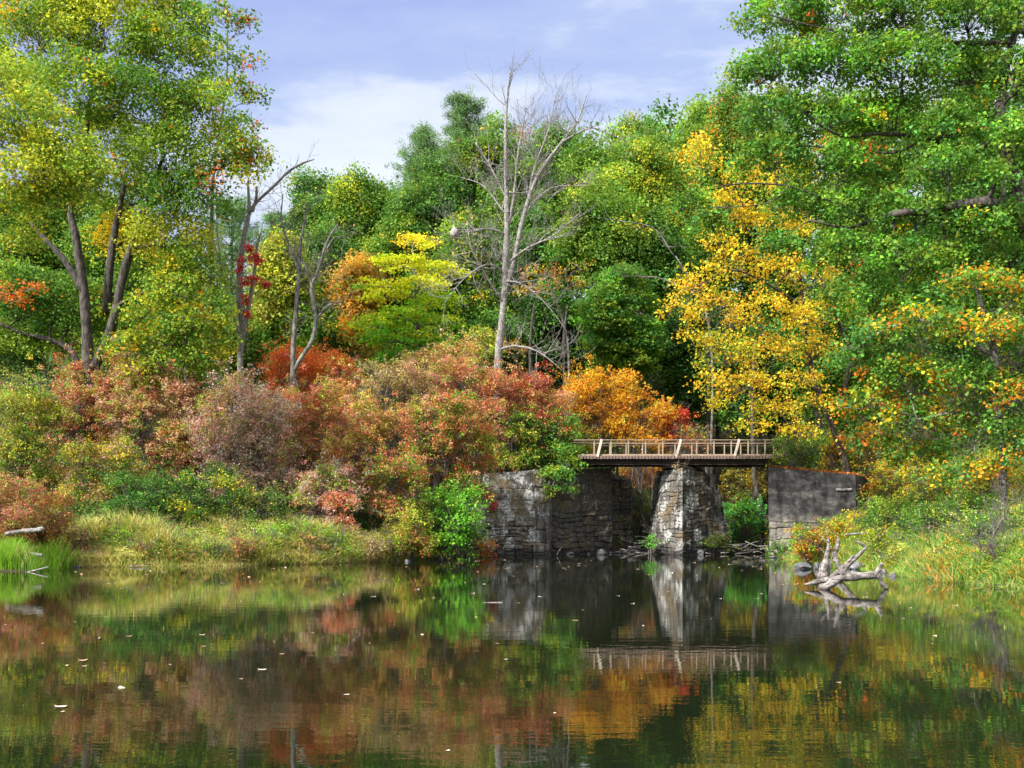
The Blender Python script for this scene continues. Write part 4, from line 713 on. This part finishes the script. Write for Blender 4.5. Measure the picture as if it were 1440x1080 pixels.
bare_tree('dead snag with a long dark limb reaching up to the right above the red creeper', 'dead_tree', 63,
     [[(338, 575, 6.5), (338, 500, 6), (341, 460, 8.5), (338, 420, 8), (337, 380, 6.5), (343, 330, 5), (350, 300, 4.2), (349, 260, 2.4), (350, 250, 1.4)], [(350, 300, 4), (360, 285, 3.4), (385, 262, 2.8), (405, 242, 2.4), (425, 230, 2), (442, 224, 1)], [(355, 298, 3.2), (360, 280, 3), (361, 262, 2.4)], [(342, 460, 5.5), (350, 430, 5), (358, 380, 3.6), (362, 345, 3), (368, 325, 1.4)], [(336, 470, 3, -.4), (322, 420, 2.4, -.5), (312, 380, 2, -.6), (300, 340, 1.4, -.6), (283, 290, .8, -.6)], [(315, 400, 1.5, -.6), (306, 330, 1.3, -.6), (304, 265, .6, -.6)]],
     twig=(7, .8), seed=2, levels=1, twl=1.0, tr=.02)
bare_tree('dead forked tree with two dark speckled stems rising from the red-orange bushes', 'dead_tree', 60,
     [[(411, 590, 5.5), (411, 540, 5), (413, 480, 5.2), (417, 430, 4.6), (420, 390, 4), (422, 350, 3), (428, 310, 2.2), (432, 285, 1)], [(411, 525, 4.4), (422, 505, 4.2), (438, 480, 4.6), (444, 450, 4.6), (438, 405, 4.2), (446, 385, 3.6), (460, 340, 2.4), (475, 315, 1)], [(420, 380, 3), (408, 350, 2.4), (396, 310, 2), (398, 272, .8)], [(440, 410, 2), (430, 375, 2), (415, 360, 1.4)], [(450, 370, 2), (470, 335, 1.6), (490, 340, .8)], [(444, 450, 1.6), (460, 430, 1.3), (480, 425, .6)]],
     twig=(22, .9), bark=BARKG, seed=3, levels=2, twl=1.1, tr=.02, up=.1)
bare_tree('small bare branchy tree reaching over the wood left of the yellow tree', 'dead_tree', 71, [[(1000, 640, 3), (1002, 520, 2.6), (990, 430, 2), (950, 360, 1.2)], [(985, 415, 1.8), (930, 392, 1.6), (900, 390, 1.3), (872, 388, .8)], [(948, 360, 1.6), (920, 322, 1.5), (880, 312, 1.1), (850, 308, .6)]], twig=(8, .8), bark=BARKG, seed=5, levels=1, twl=1.0, tr=.03)
bare_tree('short broken grey stub standing in the red-orange bushes beside the forked dead tree', 'dead_tree', 66, [[(404, 560, 4.5), (404, 530, 4.5), (401, 505, 3), (399, 493, 1)]], twig=(0, .5), seed=6)
def climber(label, spots, Y, PAL, size=.13, dens=3, name='climbing_vine', pr=.25, group=None, hang=False):
    rng_ = rngn(); k = Y / F; LB = [(P(a, b, Y + dy), (r * k, r * k * .5, rz * k)) for a, b, r, rz, dy in spots]; b0 = LB[-1][0]; g = G(b0[0], b0[1]); root = empty(name, (b0[0], b0[1], g)); tag(root, label, 'vine', group)
    acc = Acc(); pts = ([] if hang else [np.array([b0[0], b0[1], min(g, b0[2] - .3)])]) + [q[0] for q in LB[::-1]]; sp = spline(pts, 5 * len(pts)); acc.tube(sp, np.linspace(.03, .01, len(sp)), 5)
    link('stem', acc.mesh('stem'), TWIG, root); C, R, own = lobes_to_puffs(rng_, LB, pr, 1.3, .1); n_ = int(dens * sum(math.pi * r[0] * r[2] for _, r in LB) / (size * size * .35))
    pos, nr, col = puffs_to_leaves(rng_, C, R, n_, .8, PAL, up=.3); link('foliage', leaf_mesh(rng_, pos, nr, size, col, .7), LEAF, root)
climber('red creeper climbing the trunk of the dead snag', [(352, 352, 8, 12, -.4), (360, 368, 14, 12, -.5), (340, 378, 8, 16, -.5), (352, 398, 14, 14, -.6), (372, 402, 9, 7, -.5), (344, 425, 7, 12, -.6), (348, 445, 8, 8, -.6)], 62.6, P_RED, size=.12, dens=2.2, pr=.16)
climber('crimson creeper hanging on the pale left end of the stone abutment', [(672, 690, 9, 8, 0), (684, 700, 8, 7, 0), (694, 712, 7, 10, 0), (664, 680, 8, 7, 0), (668, 725, 7, 6, 0)], 60.4, P_RED, size=.11, dens=2.3)
climber('green ivy covering the rear right end of the left abutment', [(856, 690, 8, 14, -.3), (868, 700, 10, 20, .2), (860, 725, 7, 16, -.2), (874, 740, 8, 18, .4), (866, 765, 8, 12, 0)], 65.5, pal((3, (70, 90, 44)), (2, MG), (1, YG), (1, (110, 60, 50))), size=.11, dens=1.0)
# ------------------------------------------------------------------ shrubs
SG = 'shrubs crowding the left bank'
def sh(*a, **k): k.setdefault('group', SG); return shrub(*a, **k)
sh('olive-green shrub with pink tips at the far left edge', 30, 523, 740, 70, 53, P_OLV, bare=4)
sh('pinkish rose shrub with red patches left of centre of the left thicket', 120, 493, 700, 72, 58, pal((3, PK), (2, (186, 70, 50)), (2, OL), (1.5, LG), (1, TN)), bare=4)
sh('small brown-leaved shrub standing tallest under the big maple', 205, 480, 600, 48, 61, pal((3, TN), (2, PK), (2, OL), (1, DO)), bare=8, size=.1)
sh('pinkish-tan shrub with dark arching stems under the maple', 212, 498, 730, 70, 57.5, P_PNK, bare=8, nl=11)
sh('dull rose shrub in front of the yellow-green lower tree', 275, 518, 720, 62, 58, P_PNK, bare=5)
sh('grey-pink twiggy shrub left of the dead snag', 330, 513, 745, 66, 54.5, P_GRY, bare=34, dens=2.4, nl=11)
sh('mauve twiggy shrub below the dead snag with bare grey branches', 378, 538, 745, 48, 55, P_GRY, bare=26, dens=2.2)
sh('olive shrub with yellow leaves low on the left bank', 150, 610, 755, 62, 52.5, pal((3, OL), (3, MG), (1.6, YE), (1, MV)))
sh('dark green bush at the back of the long grass on the left', 215, 660, 765, 70, 50.5, P_DK, dens=3.4, name='bush', cat='bush')
sh('deep green bush with yellow sprigs behind the middle of the long grass', 290, 655, 765, 60, 50.5, pal((4, DG), (3, MG), (1, YG), (.6, YE)), dens=3.4, name='bush', cat='bush')
sh('dark green bush behind the long grass below the mauve shrub', 365, 680, 770, 46, 51, pal((3, DG), (3, OL), (2, MG)), name='bush', cat='bush')
sh('brown and pink weedy shrub at the far left above the reeds', 5, 650, 800, 62, 44.5, pal((4, (190, 120, 104)), (2, OL), (2, LG), (1.2, RD)), bark=TWIG, size=.07)
sh('maroon-stemmed weedy shrub beside the left end of the long grass', 62, 685, 800, 44, 46, pal((4, (170, 104, 90)), (2, OL), (1, YG), (1, DO)), size=.07)
sh('low purplish-brown weeds at the waterline right of the reeds', 95, 745, 803, 30, 46.6, pal((4, (160, 116, 98)), (1, YG), (1, TN)), size=.07, name='weed_clump', cat='weeds')
sh('vivid red-orange bush around the foot of the forked dead tree', 415, 486, 600, 52, 65, P_RDO, size=.12, dens=3.2, up=.1, mat=LEAF, name='bush', cat='bush')
sh('vivid orange-red bush just right of the forked dead tree', 468, 486, 600, 40, 66, pal((3, RO), (3, (255, 150, 60)), (1, OR)), size=.12, dens=3.2, up=.1, mat=LEAF, name='bush', cat='bush')
sh('coral-red shrub in front of the vivid orange bushes', 440, 526, 710, 62, 57.5, P_COR, bare=4, nl=11)
sh('coral and olive shrub in the middle of the thicket', 505, 543, 720, 58, 56, pal((3, CO), (3, OL), (2, PK), (2, (206, 176, 70)), (1, LG)), bare=4, nl=11)
sh('mauve and coral twiggy shrub leaning over the long grass', 460, 640, 765, 58, 53, pal((3, CO), (2, MV), (2, GP), (2, LG)), bare=14)
sh('olive-tan round-headed shrub on a cluster of dark stems', 556, 498, 612, 62, 60.5, pal((3, (150, 140, 90)), (2, TN), (2, OL), (1.2, PK)), bare=16, dens=2.2, nl=12)
bare_tree('cluster of dark upright stems carrying the olive-tan shrub head', 'bare_shrub', 60.4, [[(562, 640, 2.4), (560, 600, 2.2), (556, 570, 1.8), (540, 545, 1)], [(566, 640, 2.2), (568, 590, 2), (575, 560, 1.4), (585, 535, .8)], [(559, 640, 2), (553, 598, 1.8), (536, 570, 1.2), (520, 555, .6)]], twig=(12, .8), bark=BARK, seed=8, levels=1, cat='shrub')
sh('coral and green shrub right of the dark stems', 615, 538, 710, 58, 56.5, P_CGR, bare=3, nl=11)
sh('mauve-red shrub at the foot of the bare tree', 665, 500, 640, 58, 62, pal((2, (196, 104, 98)), (2, MV), (3, CO), (2, OL), (1, LG)), bare=14)
sh('dusky red shrub right of the foot of the bare tree', 735, 518, 640, 50, 63.5, pal((3, (182, 96, 92)), (3, CO), (2, OL), (1, LG), (.7, RD)), bare=12)
sh('brownish coral shrub left of the orange bush', 780, 548, 640, 36, 65, pal((3, CO), (3, TN), (2, OL)), bare=4)
sh('olive and coral shrub above the bright green bush', 560, 630, 745, 50, 54.5, P_CGR)
sh('coral shrub spilling towards the stone abutment', 655, 578, 720, 48, 58, pal((3, CO), (3, LG), (2, OL), (1, RD)), bare=2)
sh('yellow-green shrub at the waterline left of the bright green bush', 575, 710, 790, 44, 53.6, pal((3, LG), (3, YG), (2, OL), (1, CO)), name='bush', cat='bush')
sh('bright green leafy bush overhanging the water beside the abutment', 634, 672, 788, 52, 55, P_BRT, size=.16, dens=3.4, pr=.4, name='bush', cat='bush', up=.8, mat=LEAF)
sh('small orange-brown weeds between the bright green bush and the abutment', 683, 760, 786, 14, 58.2, pal((3, DO), (2, TN), (2, YG)), size=.08, name='weed_clump', cat='weeds', pr=.2, nl=4, twig=6)
sh('green shrub on top of the left abutment', 716, 568, 672, 44, 62.0, pal((4, MG), (3, LG), (2, YG), (1, CO)), size=.12, dens=3.2, name='bush', cat='bush')
sh('dense green shrub covering the left end of the footbridge', 772, 570, 665, 50, 63.2, P_GRN, size=.12, dens=3.6, name='bush', cat='bush', nl=11)
sh('yellow-green shrub peeping behind the footbridge\'s left railing', 815, 600, 645, 24, 67, pal((3, YG), (2, LG), (1, YE)), name='bush', cat='bush', nl=6)
climber('bright green leafy boughs hanging down over the left abutment', [(800, 655, 20, 12, 0), (790, 670, 20, 12, -.2), (798, 688, 14, 10, -.3), (778, 665, 18, 12, 0), (772, 690, 7, 10, -.2), (800, 640, 26, 14, .2)], 61, P_GRN, size=.15, dens=3.2, name='hanging_bush', pr=.35, hang=True)
sh('glowing orange bush behind the left half of the footbridge', 845, 505, 640, 62, 68.5, P_ORA, size=.14, dens=3.0, nl=16, name='bush', cat='bush', pr=.42, mat=LEAF, up=.15)
sh('orange bush adjoining the glowing one nearer the red shrub', 905, 545, 650, 44, 69, P_ORA, size=.14, dens=3.0, nl=12, name='bush', cat='bush', pr=.42, mat=LEAF, up=.15)
sh('yellow-orange lower bush at the left of the orange bushes', 800, 540, 630, 36, 68, P_ORA, size=.13, dens=3.2, name='bush', cat='bush', mat=LEAF)
sh('small red shrub above the middle brace of the footbridge', 946, 572, 640, 20, 69.5, pal((3, RD), (3, RO), (1, OR)), size=.13, nl=6, name='bush', cat='bush')
sh('coral leafed shrub behind the middle of the footbridge railing', 975, 600, 640, 20, 68, pal((3, (230, 130, 80)), (1, OR), (1, LG)), size=.13, nl=5, dens=1.6, name='bush', cat='bush')
sh('pale orange small tree glowing behind the mauve shrub', 640, 468, 560, 48, 67, P_PALEO, size=.14, dens=2.6, bare=5, name='small_tree', cat='small tree')
sh('peach and yellow-green small tree left of the bare tree', 590, 490, 560, 40, 66, P_PALEO, size=.14, dens=2.4, bare=5, name='small_tree', cat='small tree')
sh('yellow-green undergrowth at the foot of the bare tree', 680, 460, 530, 30, 69.5, pal((3, LG), (2, YG), (1, TN)), size=.14, name='bush', cat='bush')
# under and behind the bridge
UG = 'bushes beside the stream under the footbridge'
shrub('green bush growing between the left abutment and the pier', 906, 682, 765, 26, 71, pal((4, LG), (3, BG), (2, OL)), name='bush', cat='bush', group=UG, size=.12, dens=3.4)
shrub('orange-leaved bush seen under the deck left of the pier', 900, 648, 690, 34, 77, pal((3, OR), (2, DO), (2, OL)), name='bush', cat='bush', group=UG, size=.14)
shrub('bright blue-green bush between the pier and the right abutment', 1046, 692, 778, 30, 69, pal((4, (80, 180, 84)), (3, BG), (2, MG)), name='bush', cat='bush', group=UG, size=.14, dens=3.4, mat=LEAF)
shrub('yellow-brown undergrowth seen under the deck right of the pier', 1045, 655, 715, 36, 76, pal((3, (170, 140, 40)), (2, OL), (1, DG)), name='bush', cat='bush', group=UG, size=.14)
shrub('dark olive fern clump at the right foot of the pier', 1003, 748, 782, 24, 63.2, pal((3, (110, 130, 40)), (3, DG), (1, (130, 110, 40))), name='fern', cat='fern', size=.1, nl=6, pr=.25)
shrub('tiny bright green plant at the left foot of the pier', 916, 754, 774, 7, 62.4, pal((1, (110, 210, 40))), name='plant', cat='plant', size=.09, nl=4, pr=.15, twig=4)
shrub('small dark green leafy plant at the foot of the right abutment', 1092, 765, 785, 14, 59, P_GRN, name='plant', cat='plant', size=.1, nl=5, pr=.2, twig=5)
shrub('dry tan grass tuft on top of the pier under the deck', 957, 650, 664, 10, 62.6, pal((3, TN), (1, OL)), name='plant', cat='plant', size=.09, nl=4, pr=.15, twig=8, dens=1.6)
bare_tree('grey tree trunk seen under the deck beside the right abutment', 'tree_trunk', 70, [[(1070, 712, 6), (1064, 690, 5.2), (1060, 655, 4.6), (1058, 560, 4), (1062, 480, 3)]], twig=(2, .5), bark=BARK, seed=12, cat='tree trunk')
for px, lb in ((745, 'left of the dark gap'), (792, 'above the orange bush'), (938, 'beside the red shrub'), (1008, 'above the right half of the footbridge'), (995, 'close behind the bridge railing')):
    bare_tree('slim shadowed trunk in the wood ' + lb, 'tree_trunk', 75 + (px % 5), [[(px, 640, 4.4), (px + 2, 560, 4), (px + 1, 480, 3), (px + 6, 430, 2)]], twig=(2, .5), bark=BARK, seed=px, levels=1, cat='tree trunk')
# right bank
RG = 'plants on the right bank'
shrub('dense green bush on top of the right abutment at the bridge end', 1122, 612, 662, 44, 62.3, pal((5, MG), (2, LG), (2, (100, 120, 50)), (1, YE)), name='bush', cat='bush', group=RG, size=.1, dens=3.6, nl=9)
shrub('yellow and gold bush around the leaning trunk on the right abutment', 1180, 608, 662, 34, 64.5, pal((4, (196, 160, 40)), (2, YG), (1, OR)), name='bush', cat='bush', group=RG, size=.12, dens=3)
shrub('golden bush on the slope behind the right abutment', 1235, 600, 690, 50, 63, pal((3, (200, 160, 44)), (3, MG), (2, LG), (1, OR)), name='bush', cat='bush', group=RG, size=.14, dens=3, mat=LEAF)
shrub('bright orange leafed bush beside the shaded end of the right abutment', 1262, 640, 730, 46, 56, pal((4, OR), (3, MG), (2, LG), (2, YE)), name='bush', cat='bush', group=RG, size=.14, dens=2.8, mat=LEAF)
shrub('yellow-orange bush on the slope above the tall weeds', 1320, 640, 730, 56, 50, P_GRNY, name='bush', cat='bush', group=RG, size=.13, dens=2.8, mat=LEAF)
shrub('yellow-leaved bush at the right edge above the tall weeds', 1410, 640, 760, 52, 44, pal((3, YE), (3, MG), (2, OL), (1, OR)), name='bush', cat='bush', group=RG, size=.12, dens=3, mat=LEAF)
shrub('rusty orange fern in front of the right abutment', 1140, 738, 798, 30, 48, P_FERN, name='fern', cat='fern', size=.09, nl=8, pr=.24)
shrub('yellow and orange ferns growing below the concrete abutment', 1185, 732, 785, 34, 50, pal((3, (196, 176, 36)), (2, DO), (2, BG)), name='fern', cat='fern', size=.09, nl=8, pr=.24)
shrub('bright green fern at the pale foot of the right abutment', 1128, 742, 775, 15, 52, P_BRT, name='fern', cat='fern', size=.09, nl=5, pr=.2)
shrub('yellow-green weed clump on the bank right of the driftwood', 1232, 745, 800, 20, 43.5, pal((3, (176, 186, 40)), (2, LG)), name='weed_clump', cat='weeds', size=.08, nl=6, pr=.2)
shrub('leafy green weeds on the bank below the shaded end of the abutment', 1250, 700, 790, 46, 47.5, P_GRN, name='weed_clump', cat='weeds', size=.09, nl=9, pr=.28)
shrub('tall green goldenrod stand in the middle of the right bank', 1320, 692, 800, 50, 42, pal((4, (100, 150, 60)), (3, MG), (2, YG), (1, TN)), name='weed_clump', cat='weeds', size=.09, nl=10, pr=.26, dens=2.6, flat=1, up=.2)
shrub('tall green weeds at the right edge of the picture', 1405, 700, 810, 46, 37, pal((4, (100, 150, 60)), (3, MG), (2, YG), (1, TN)), name='weed_clump', cat='weeds', size=.08, nl=10, pr=.24, dens=2.6, flat=1, up=.2)
for px, tp, bt, hw, Yq, pp, lb in ((1285, 715, 790, 32, 45, P_GRN, 'green leafy weed clump between the concrete abutment and the goldenrod'), (1365, 690, 780, 36, 41, P_GRN, 'dark green weed clump right of the goldenrod stand'), (1440, 720, 800, 34, 38, P_OLV, 'olive weed clump cut by the right edge of the picture'),
        (1275, 770, 806, 30, 41.5, pal((3, YG), (2, TN), (2, LG)), 'straw-yellow weeds at the waterline right of the driftwood'), (1340, 775, 815, 34, 38, pal((3, YG), (2, TN), (2, LG), (1, OR)), 'yellowing weeds at the waterline under the goldenrod'), (1400, 775, 820, 30, 34.6, pal((3, LG), (2, YG), (2, MG)), 'green weeds at the waterline near the leafless bush'), (1300, 690, 740, 30, 47, pal((3, MG), (2, OR), (2, YE)), 'green and orange weeds just below the yellow-orange slope bush'), (1215, 720, 770, 26, 52, pal((3, LG), (2, DO), (2, YE)), 'orange-flecked weeds at the corner of the concrete abutment')):
    shrub(lb, px, tp, bt, hw, Yq, pp, name='weed_clump', cat='weeds', group=RG, size=.085, nl=9, pr=.24, dens=3, flat=1, up=.25)
for i, (px, tp, bt, hw, Yq) in enumerate(((1290, 740, 790, 22, 43), (1325, 745, 795, 22, 41), (1355, 735, 795, 24, 39.5), (1390, 745, 800, 24, 37), (1425, 760, 812, 24, 35))):
    shrub(['dark green weeds in the first gap right of the driftwood', 'dark green weeds at the foot of the goldenrod stand', 'tall dark weeds right of the goldenrod stand', 'dark green weeds left of the leafless bush', 'green weeds behind the leafless bush'][i], px, tp, bt, hw, Yq, pal((4, MG), (3, LG), (2, DG), (1, OL)), name='weed_clump', cat='weeds', group=RG, size=.08, nl=8, pr=.2, dens=3, flat=1.2, up=.25)
bare_tree('leafless grey twiggy bush leaning over the water at the right edge', 'dead_bush', 33.5, [[(1432, 824, 2.4), (1420, 805, 2), (1402, 785, 1.8), (1394, 768, 1.6), (1398, 745, 1.2), (1390, 720, .6)], [(1402, 785, 1.4), (1380, 772, 1), (1378, 750, .6)], [(1398, 750, 1.2), (1412, 722, .9), (1418, 700, .5)]], twig=(14, .9), bark=TWIG, seed=15, levels=2, cat='bush', twl=.55, tr=.012)
wood('fallen_branch', 'dark branch lying in the water at the lower right edge of the bank', 'branch', 32, [[(1398, 822, 1), (1418, 822, 1.6), (1445, 824, 2)], [(1408, 828, .8), (1425, 824, 1.2), (1440, 823, 1.4)]], BARK, seed=9, k=6)
# ------------------------------------------------------------------ grass (nobody could count it)
def blades(name, label, n, spot, hgt, wid, cols, cat='grass', seed=0, lean=.35):
    rg_ = np.random.default_rng(seed + 300); x, y, hs = spot(rg_, n); z = gz(x, y); m = (z > -.4); x, y, z, hs = x[m], y[m], z[m], hs[m]; n = len(x)
    clump = vn(x * .9, y * .9, 0, seed) ; clump2 = vn(x * 2.3 + 9, y * 2.3, 0, seed + 5)
    h = hgt * hs * rg_.uniform(.35, 1.2, n) * (.42 + 1.15 * clump * (.6 + .8 * clump2)); a = rg_.uniform(0, 6.28, n); ln = h * rg_.uniform(.1, lean * 2.2, n)
    d = np.stack([np.cos(a), np.sin(a), 0 * a], 1); s = np.stack([-np.sin(a * 1.7), np.cos(a * 1.7), 0 * a], 1) * (wid * rg_.uniform(.6, 1.3, n))[:, None]; b = np.stack([x, y, z - .05], 1)
    p1 = b + d * (ln * .3)[:, None] + np.array([0, 0, 1]) * (h * .6)[:, None]; p2 = b + d * ln[:, None] + np.array([0, 0, 1]) * h[:, None] ; p2[:, 2] -= ln * .25
    V = np.stack([b - s, b + s, p1 + s * .8, p1 - s * .8, p2 + s * .12, p2 - s * .12], 1).reshape(-1, 3); i = np.arange(n)[:, None] * 6; Q = np.concatenate([i + [0, 1, 2, 3], i + [3, 2, 4, 5]], 1).reshape(-1, 4)
    w_, c_ = cols; key = np.clip(clump2 * .9 + rg_.normal(0, .22, n), 0, .999); ci = np.searchsorted(np.cumsum(w_), key * .999); ci = np.clip(ci, 0, len(w_) - 1); col = c_[ci] * np.exp(rg_.normal(0, .22, (n, 1)))
    o = link(name, npmesh(name, V, Q, False, np.repeat(np.clip(col, .003, .85), 2, 0)), LEAF); tag(o, label, cat, None, 'stuff')
SH = np.array([(-30, 46), (-19.4, 45.9), (-13.3, 47.4), (-8.9, 49.2), (-4.7, 54.3), (-2.2, 59.6)])
def spot_left(rg_, n):
    x = rg_.uniform(-20.3, -3.2, n); ys = np.interp(x, SH[:, 0], SH[:, 1]); t = rg_.uniform(0, 1, n) ** 1.1; wd = np.interp(x, [-20, -10, -6, -3], [3.4, 3.0, 1.8, 1.0])
    return x, ys - np.where(x < -12, .55, .15) + t * wd, (.8 + .45 * t) * np.interp(x, [-20, -18.5, -9, -6.5, -3], [.7, 1, 1.1, .85, .7])
blades('grass', 'tall pale green and straw-coloured grass along the left waterline', 80000, spot_left, .66, .018, pal((2.8, (252, 228, 172)), (3, (240, 234, 150)), (2.4, (196, 216, 112)), (1.6, (140, 188, 84)), (1.4, (226, 180, 130))), seed=1, lean=.75)
def spot_reed(rg_, n): x = rg_.uniform(-24, -18.6, n); return x, 41.9 + rg_.uniform(0, 3.4, n), np.ones(n)
blades('reeds', 'bright green reeds in the lower left corner of the bank', 16000, spot_reed, .85, .014, pal((5, (140, 186, 52)), (2, (104, 160, 52)), (1, TN)), 'reeds', 2, .2)
def spot_right(rg_, n):
    t = rg_.uniform(0, 1, n); y = 30 + t * 26; xs = np.interp(y, [30, 32.6, 37.5, 41, 50, 58], [15.9, 14.8, 14.4, 14.6, 14.2, 15]); d = rg_.uniform(0, 1, n) ** 1.3 * 7.5; return xs - .55 + d, y, .75 + .07 * d
blades('grass', 'green and yellow grass and weeds covering the right bank', 85000, spot_right, .62, .015, pal((2, (220, 214, 110)), (3, (160, 196, 84)), (4, (96, 152, 64)), (1.2, TN), (.8, OR)), seed=3, lean=.7)
tints = [pal((3, (206, 160, 110)), (2, TN), (1, OL)), pal((3, LG), (2, BG), (1, YG)), pal((3, (190, 130, 84)), (2, LG)), pal((3, MG), (2, LG))]
for i, (px, tp, hw_, Yq, ti, lb) in enumerate(((118, 752, 20, 47, 0, 'tan weed tuft near the left end of the long grass'), (168, 742, 20, 47.5, 1, 'fresh green weed tuft in the left part of the long grass'), (205, 762, 16, 46.9, 2, 'rusty brown weed tuft at the waterline under the olive shrub'), (255, 748, 22, 48, 3, 'dark green weed tuft in the middle of the long grass'), (300, 765, 16, 47.6, 3, 'dark green tuft hanging over the water in the middle of the grass strip'),
        (345, 755, 20, 48, 2, 'brown weed tuft right of the middle of the long grass'), (375, 738, 20, 49, 1, 'light green weed tuft behind the brown tufts'), (415, 728, 30, 50, 1, 'mound of fresh green weeds below the mauve and coral shrub'), (440, 755, 26, 49.6, 2, 'orange-brown weeds at the foot of the fresh green mound'), (470, 745, 24, 50.6, 1, 'green weeds at the right side of the fresh green mound'), (520, 760, 22, 51.8, 0, 'straw-coloured weeds near the right end of the long grass'), (555, 765, 18, 53, 2, 'brownish weeds left of the yellow-green waterline shrub'))):
    shrub(lb, px, tp, 793 if px < 450 else 789, hw_, Yq, tints[ti], name='weed_clump', cat='weeds', group='weed tufts standing in the long grass', size=.085, nl=6, pr=.2, dens=2.4, flat=1.2, up=.3, twig=8)
# broadleaf weeds mixed in the grass
def weeds(label, spot, n, size, PAL, seed, h):
    rg_ = np.random.default_rng(seed); x, y, hs = spot(rg_, n); z = gz(x, y); m = z > -.05; x, y, z, hs = x[m], y[m], z[m], hs[m]; pos = np.stack([x, y, z + h * hs * (.3 + .7 * vn(x * .9, y * .9, 0, seed)) * rg_.uniform(0, 1.1, len(x)) ** .7], 1)
    w_, c_ = PAL; cl = vn(x * 1.4, y * 1.4, 0, seed); ci = np.clip(np.searchsorted(np.cumsum(w_), np.clip(cl * .8 + rg_.normal(.1, .2, len(x)), 0, .999)), 0, len(w_) - 1)
    o = link('ground_cover', leaf_mesh(rg_, pos, rg_.normal(size=pos.shape) * .6 + [0, -.2, .7], size, np.clip(c_[ci] * np.exp(rg_.normal(0, .25, (len(x), 1))), .003, .8), .5), LEAF); tag(o, label, 'ground cover', None, 'stuff')
weeds('small leafy weeds mixed through the long grass on the left bank', spot_left, 120000, .105, pal((2.6, (250, 226, 170)), (3, (220, 230, 120)), (3, (170, 206, 90)), (1.2, MG), (.8, CO)), 61, .8)
weeds('small leafy weeds mixed through the grass on the right bank', spot_right, 130000, .085, pal((3, LG), (3, MG), (2, (190, 180, 60)), (1, OR)), 62, .7)
def spot_slope(rg_, n): x = rg_.uniform(16, 42, n); y = rg_.uniform(42, 75, n); return x, y, np.ones(n)
weeds('leafy undergrowth in green and yellow on the right hillside', spot_slope, 90000, .17, pal((4, MG), (3, LG), (2, YE), (1.2, OR), (1, DG)), 63, .9)
def spot_left2(rg_, n): x = rg_.uniform(-34, 2, n); return x, np.interp(x, SH[:, 0], SH[:, 1]) + rg_.uniform(2.0, 16, n), np.ones(n)
weeds('dark leafy undergrowth beneath the shrubs of the left bank', spot_left2, 110000, .14, pal((4, DG), (3, MG), (1, OL), (1, MV)), 64, 1.1)
def spot_back(rg_, n): x = rg_.uniform(-50, 60, n); return x, rg_.uniform(70, 112, n), np.ones(n)
weeds('dark forest undergrowth on the hillside behind the footbridge', spot_back, 120000, .3, pal((5, DG), (3, MG), (1, OL)), 65, 2.2)
# fallen leaves
def litter(label, spot, n, seed, dz=.02):
    rg_ = np.random.default_rng(seed); pos = spot(rg_, n); w_, c_ = pal((4, (206, 112, 52)), (3, (170, 92, 50)), (2, (222, 160, 80)), (1, (120, 70, 44))); ci = rg_.choice(len(w_), n, p=w_)
    o = link('fallen_leaves', leaf_mesh(rg_, pos, rg_.normal(size=pos.shape) * .35 + [0, -.1, 1], .13, c_[ci] * np.exp(rg_.normal(0, .2, (n, 1))), .8), LEAFM); tag(o, label, 'leaf litter', None, 'stuff')
def sp_top(rg_, n):
    x = rg_.uniform(15, 21.2, n); yf = np.where(x < 19.5, 62.2 - (x - 14.95) * .348, 60.6 + (x - 19.5) * 1.67); y = yf + rg_.uniform(0, 1, n) ** 1.5 * 2.6
    return np.stack([x, y, np.interp(x, [14.95, 19.5, 21.3], [5.12, 4.6, 4.5]) + rg_.uniform(.01, .13, n)], 1)
litter('orange fallen leaves lying along the top of the right abutment', sp_top, 1700, 71)
def sp_end(rg_, n): x = rg_.uniform(20, 24, n); y = rg_.uniform(57, 64, n); return np.stack([x, y, gz(x, y) + rg_.uniform(.01, .08, n)], 1)
litter('rust-red fallen leaves on the slope beside the shaded end of the right abutment', sp_end, 2600, 72)
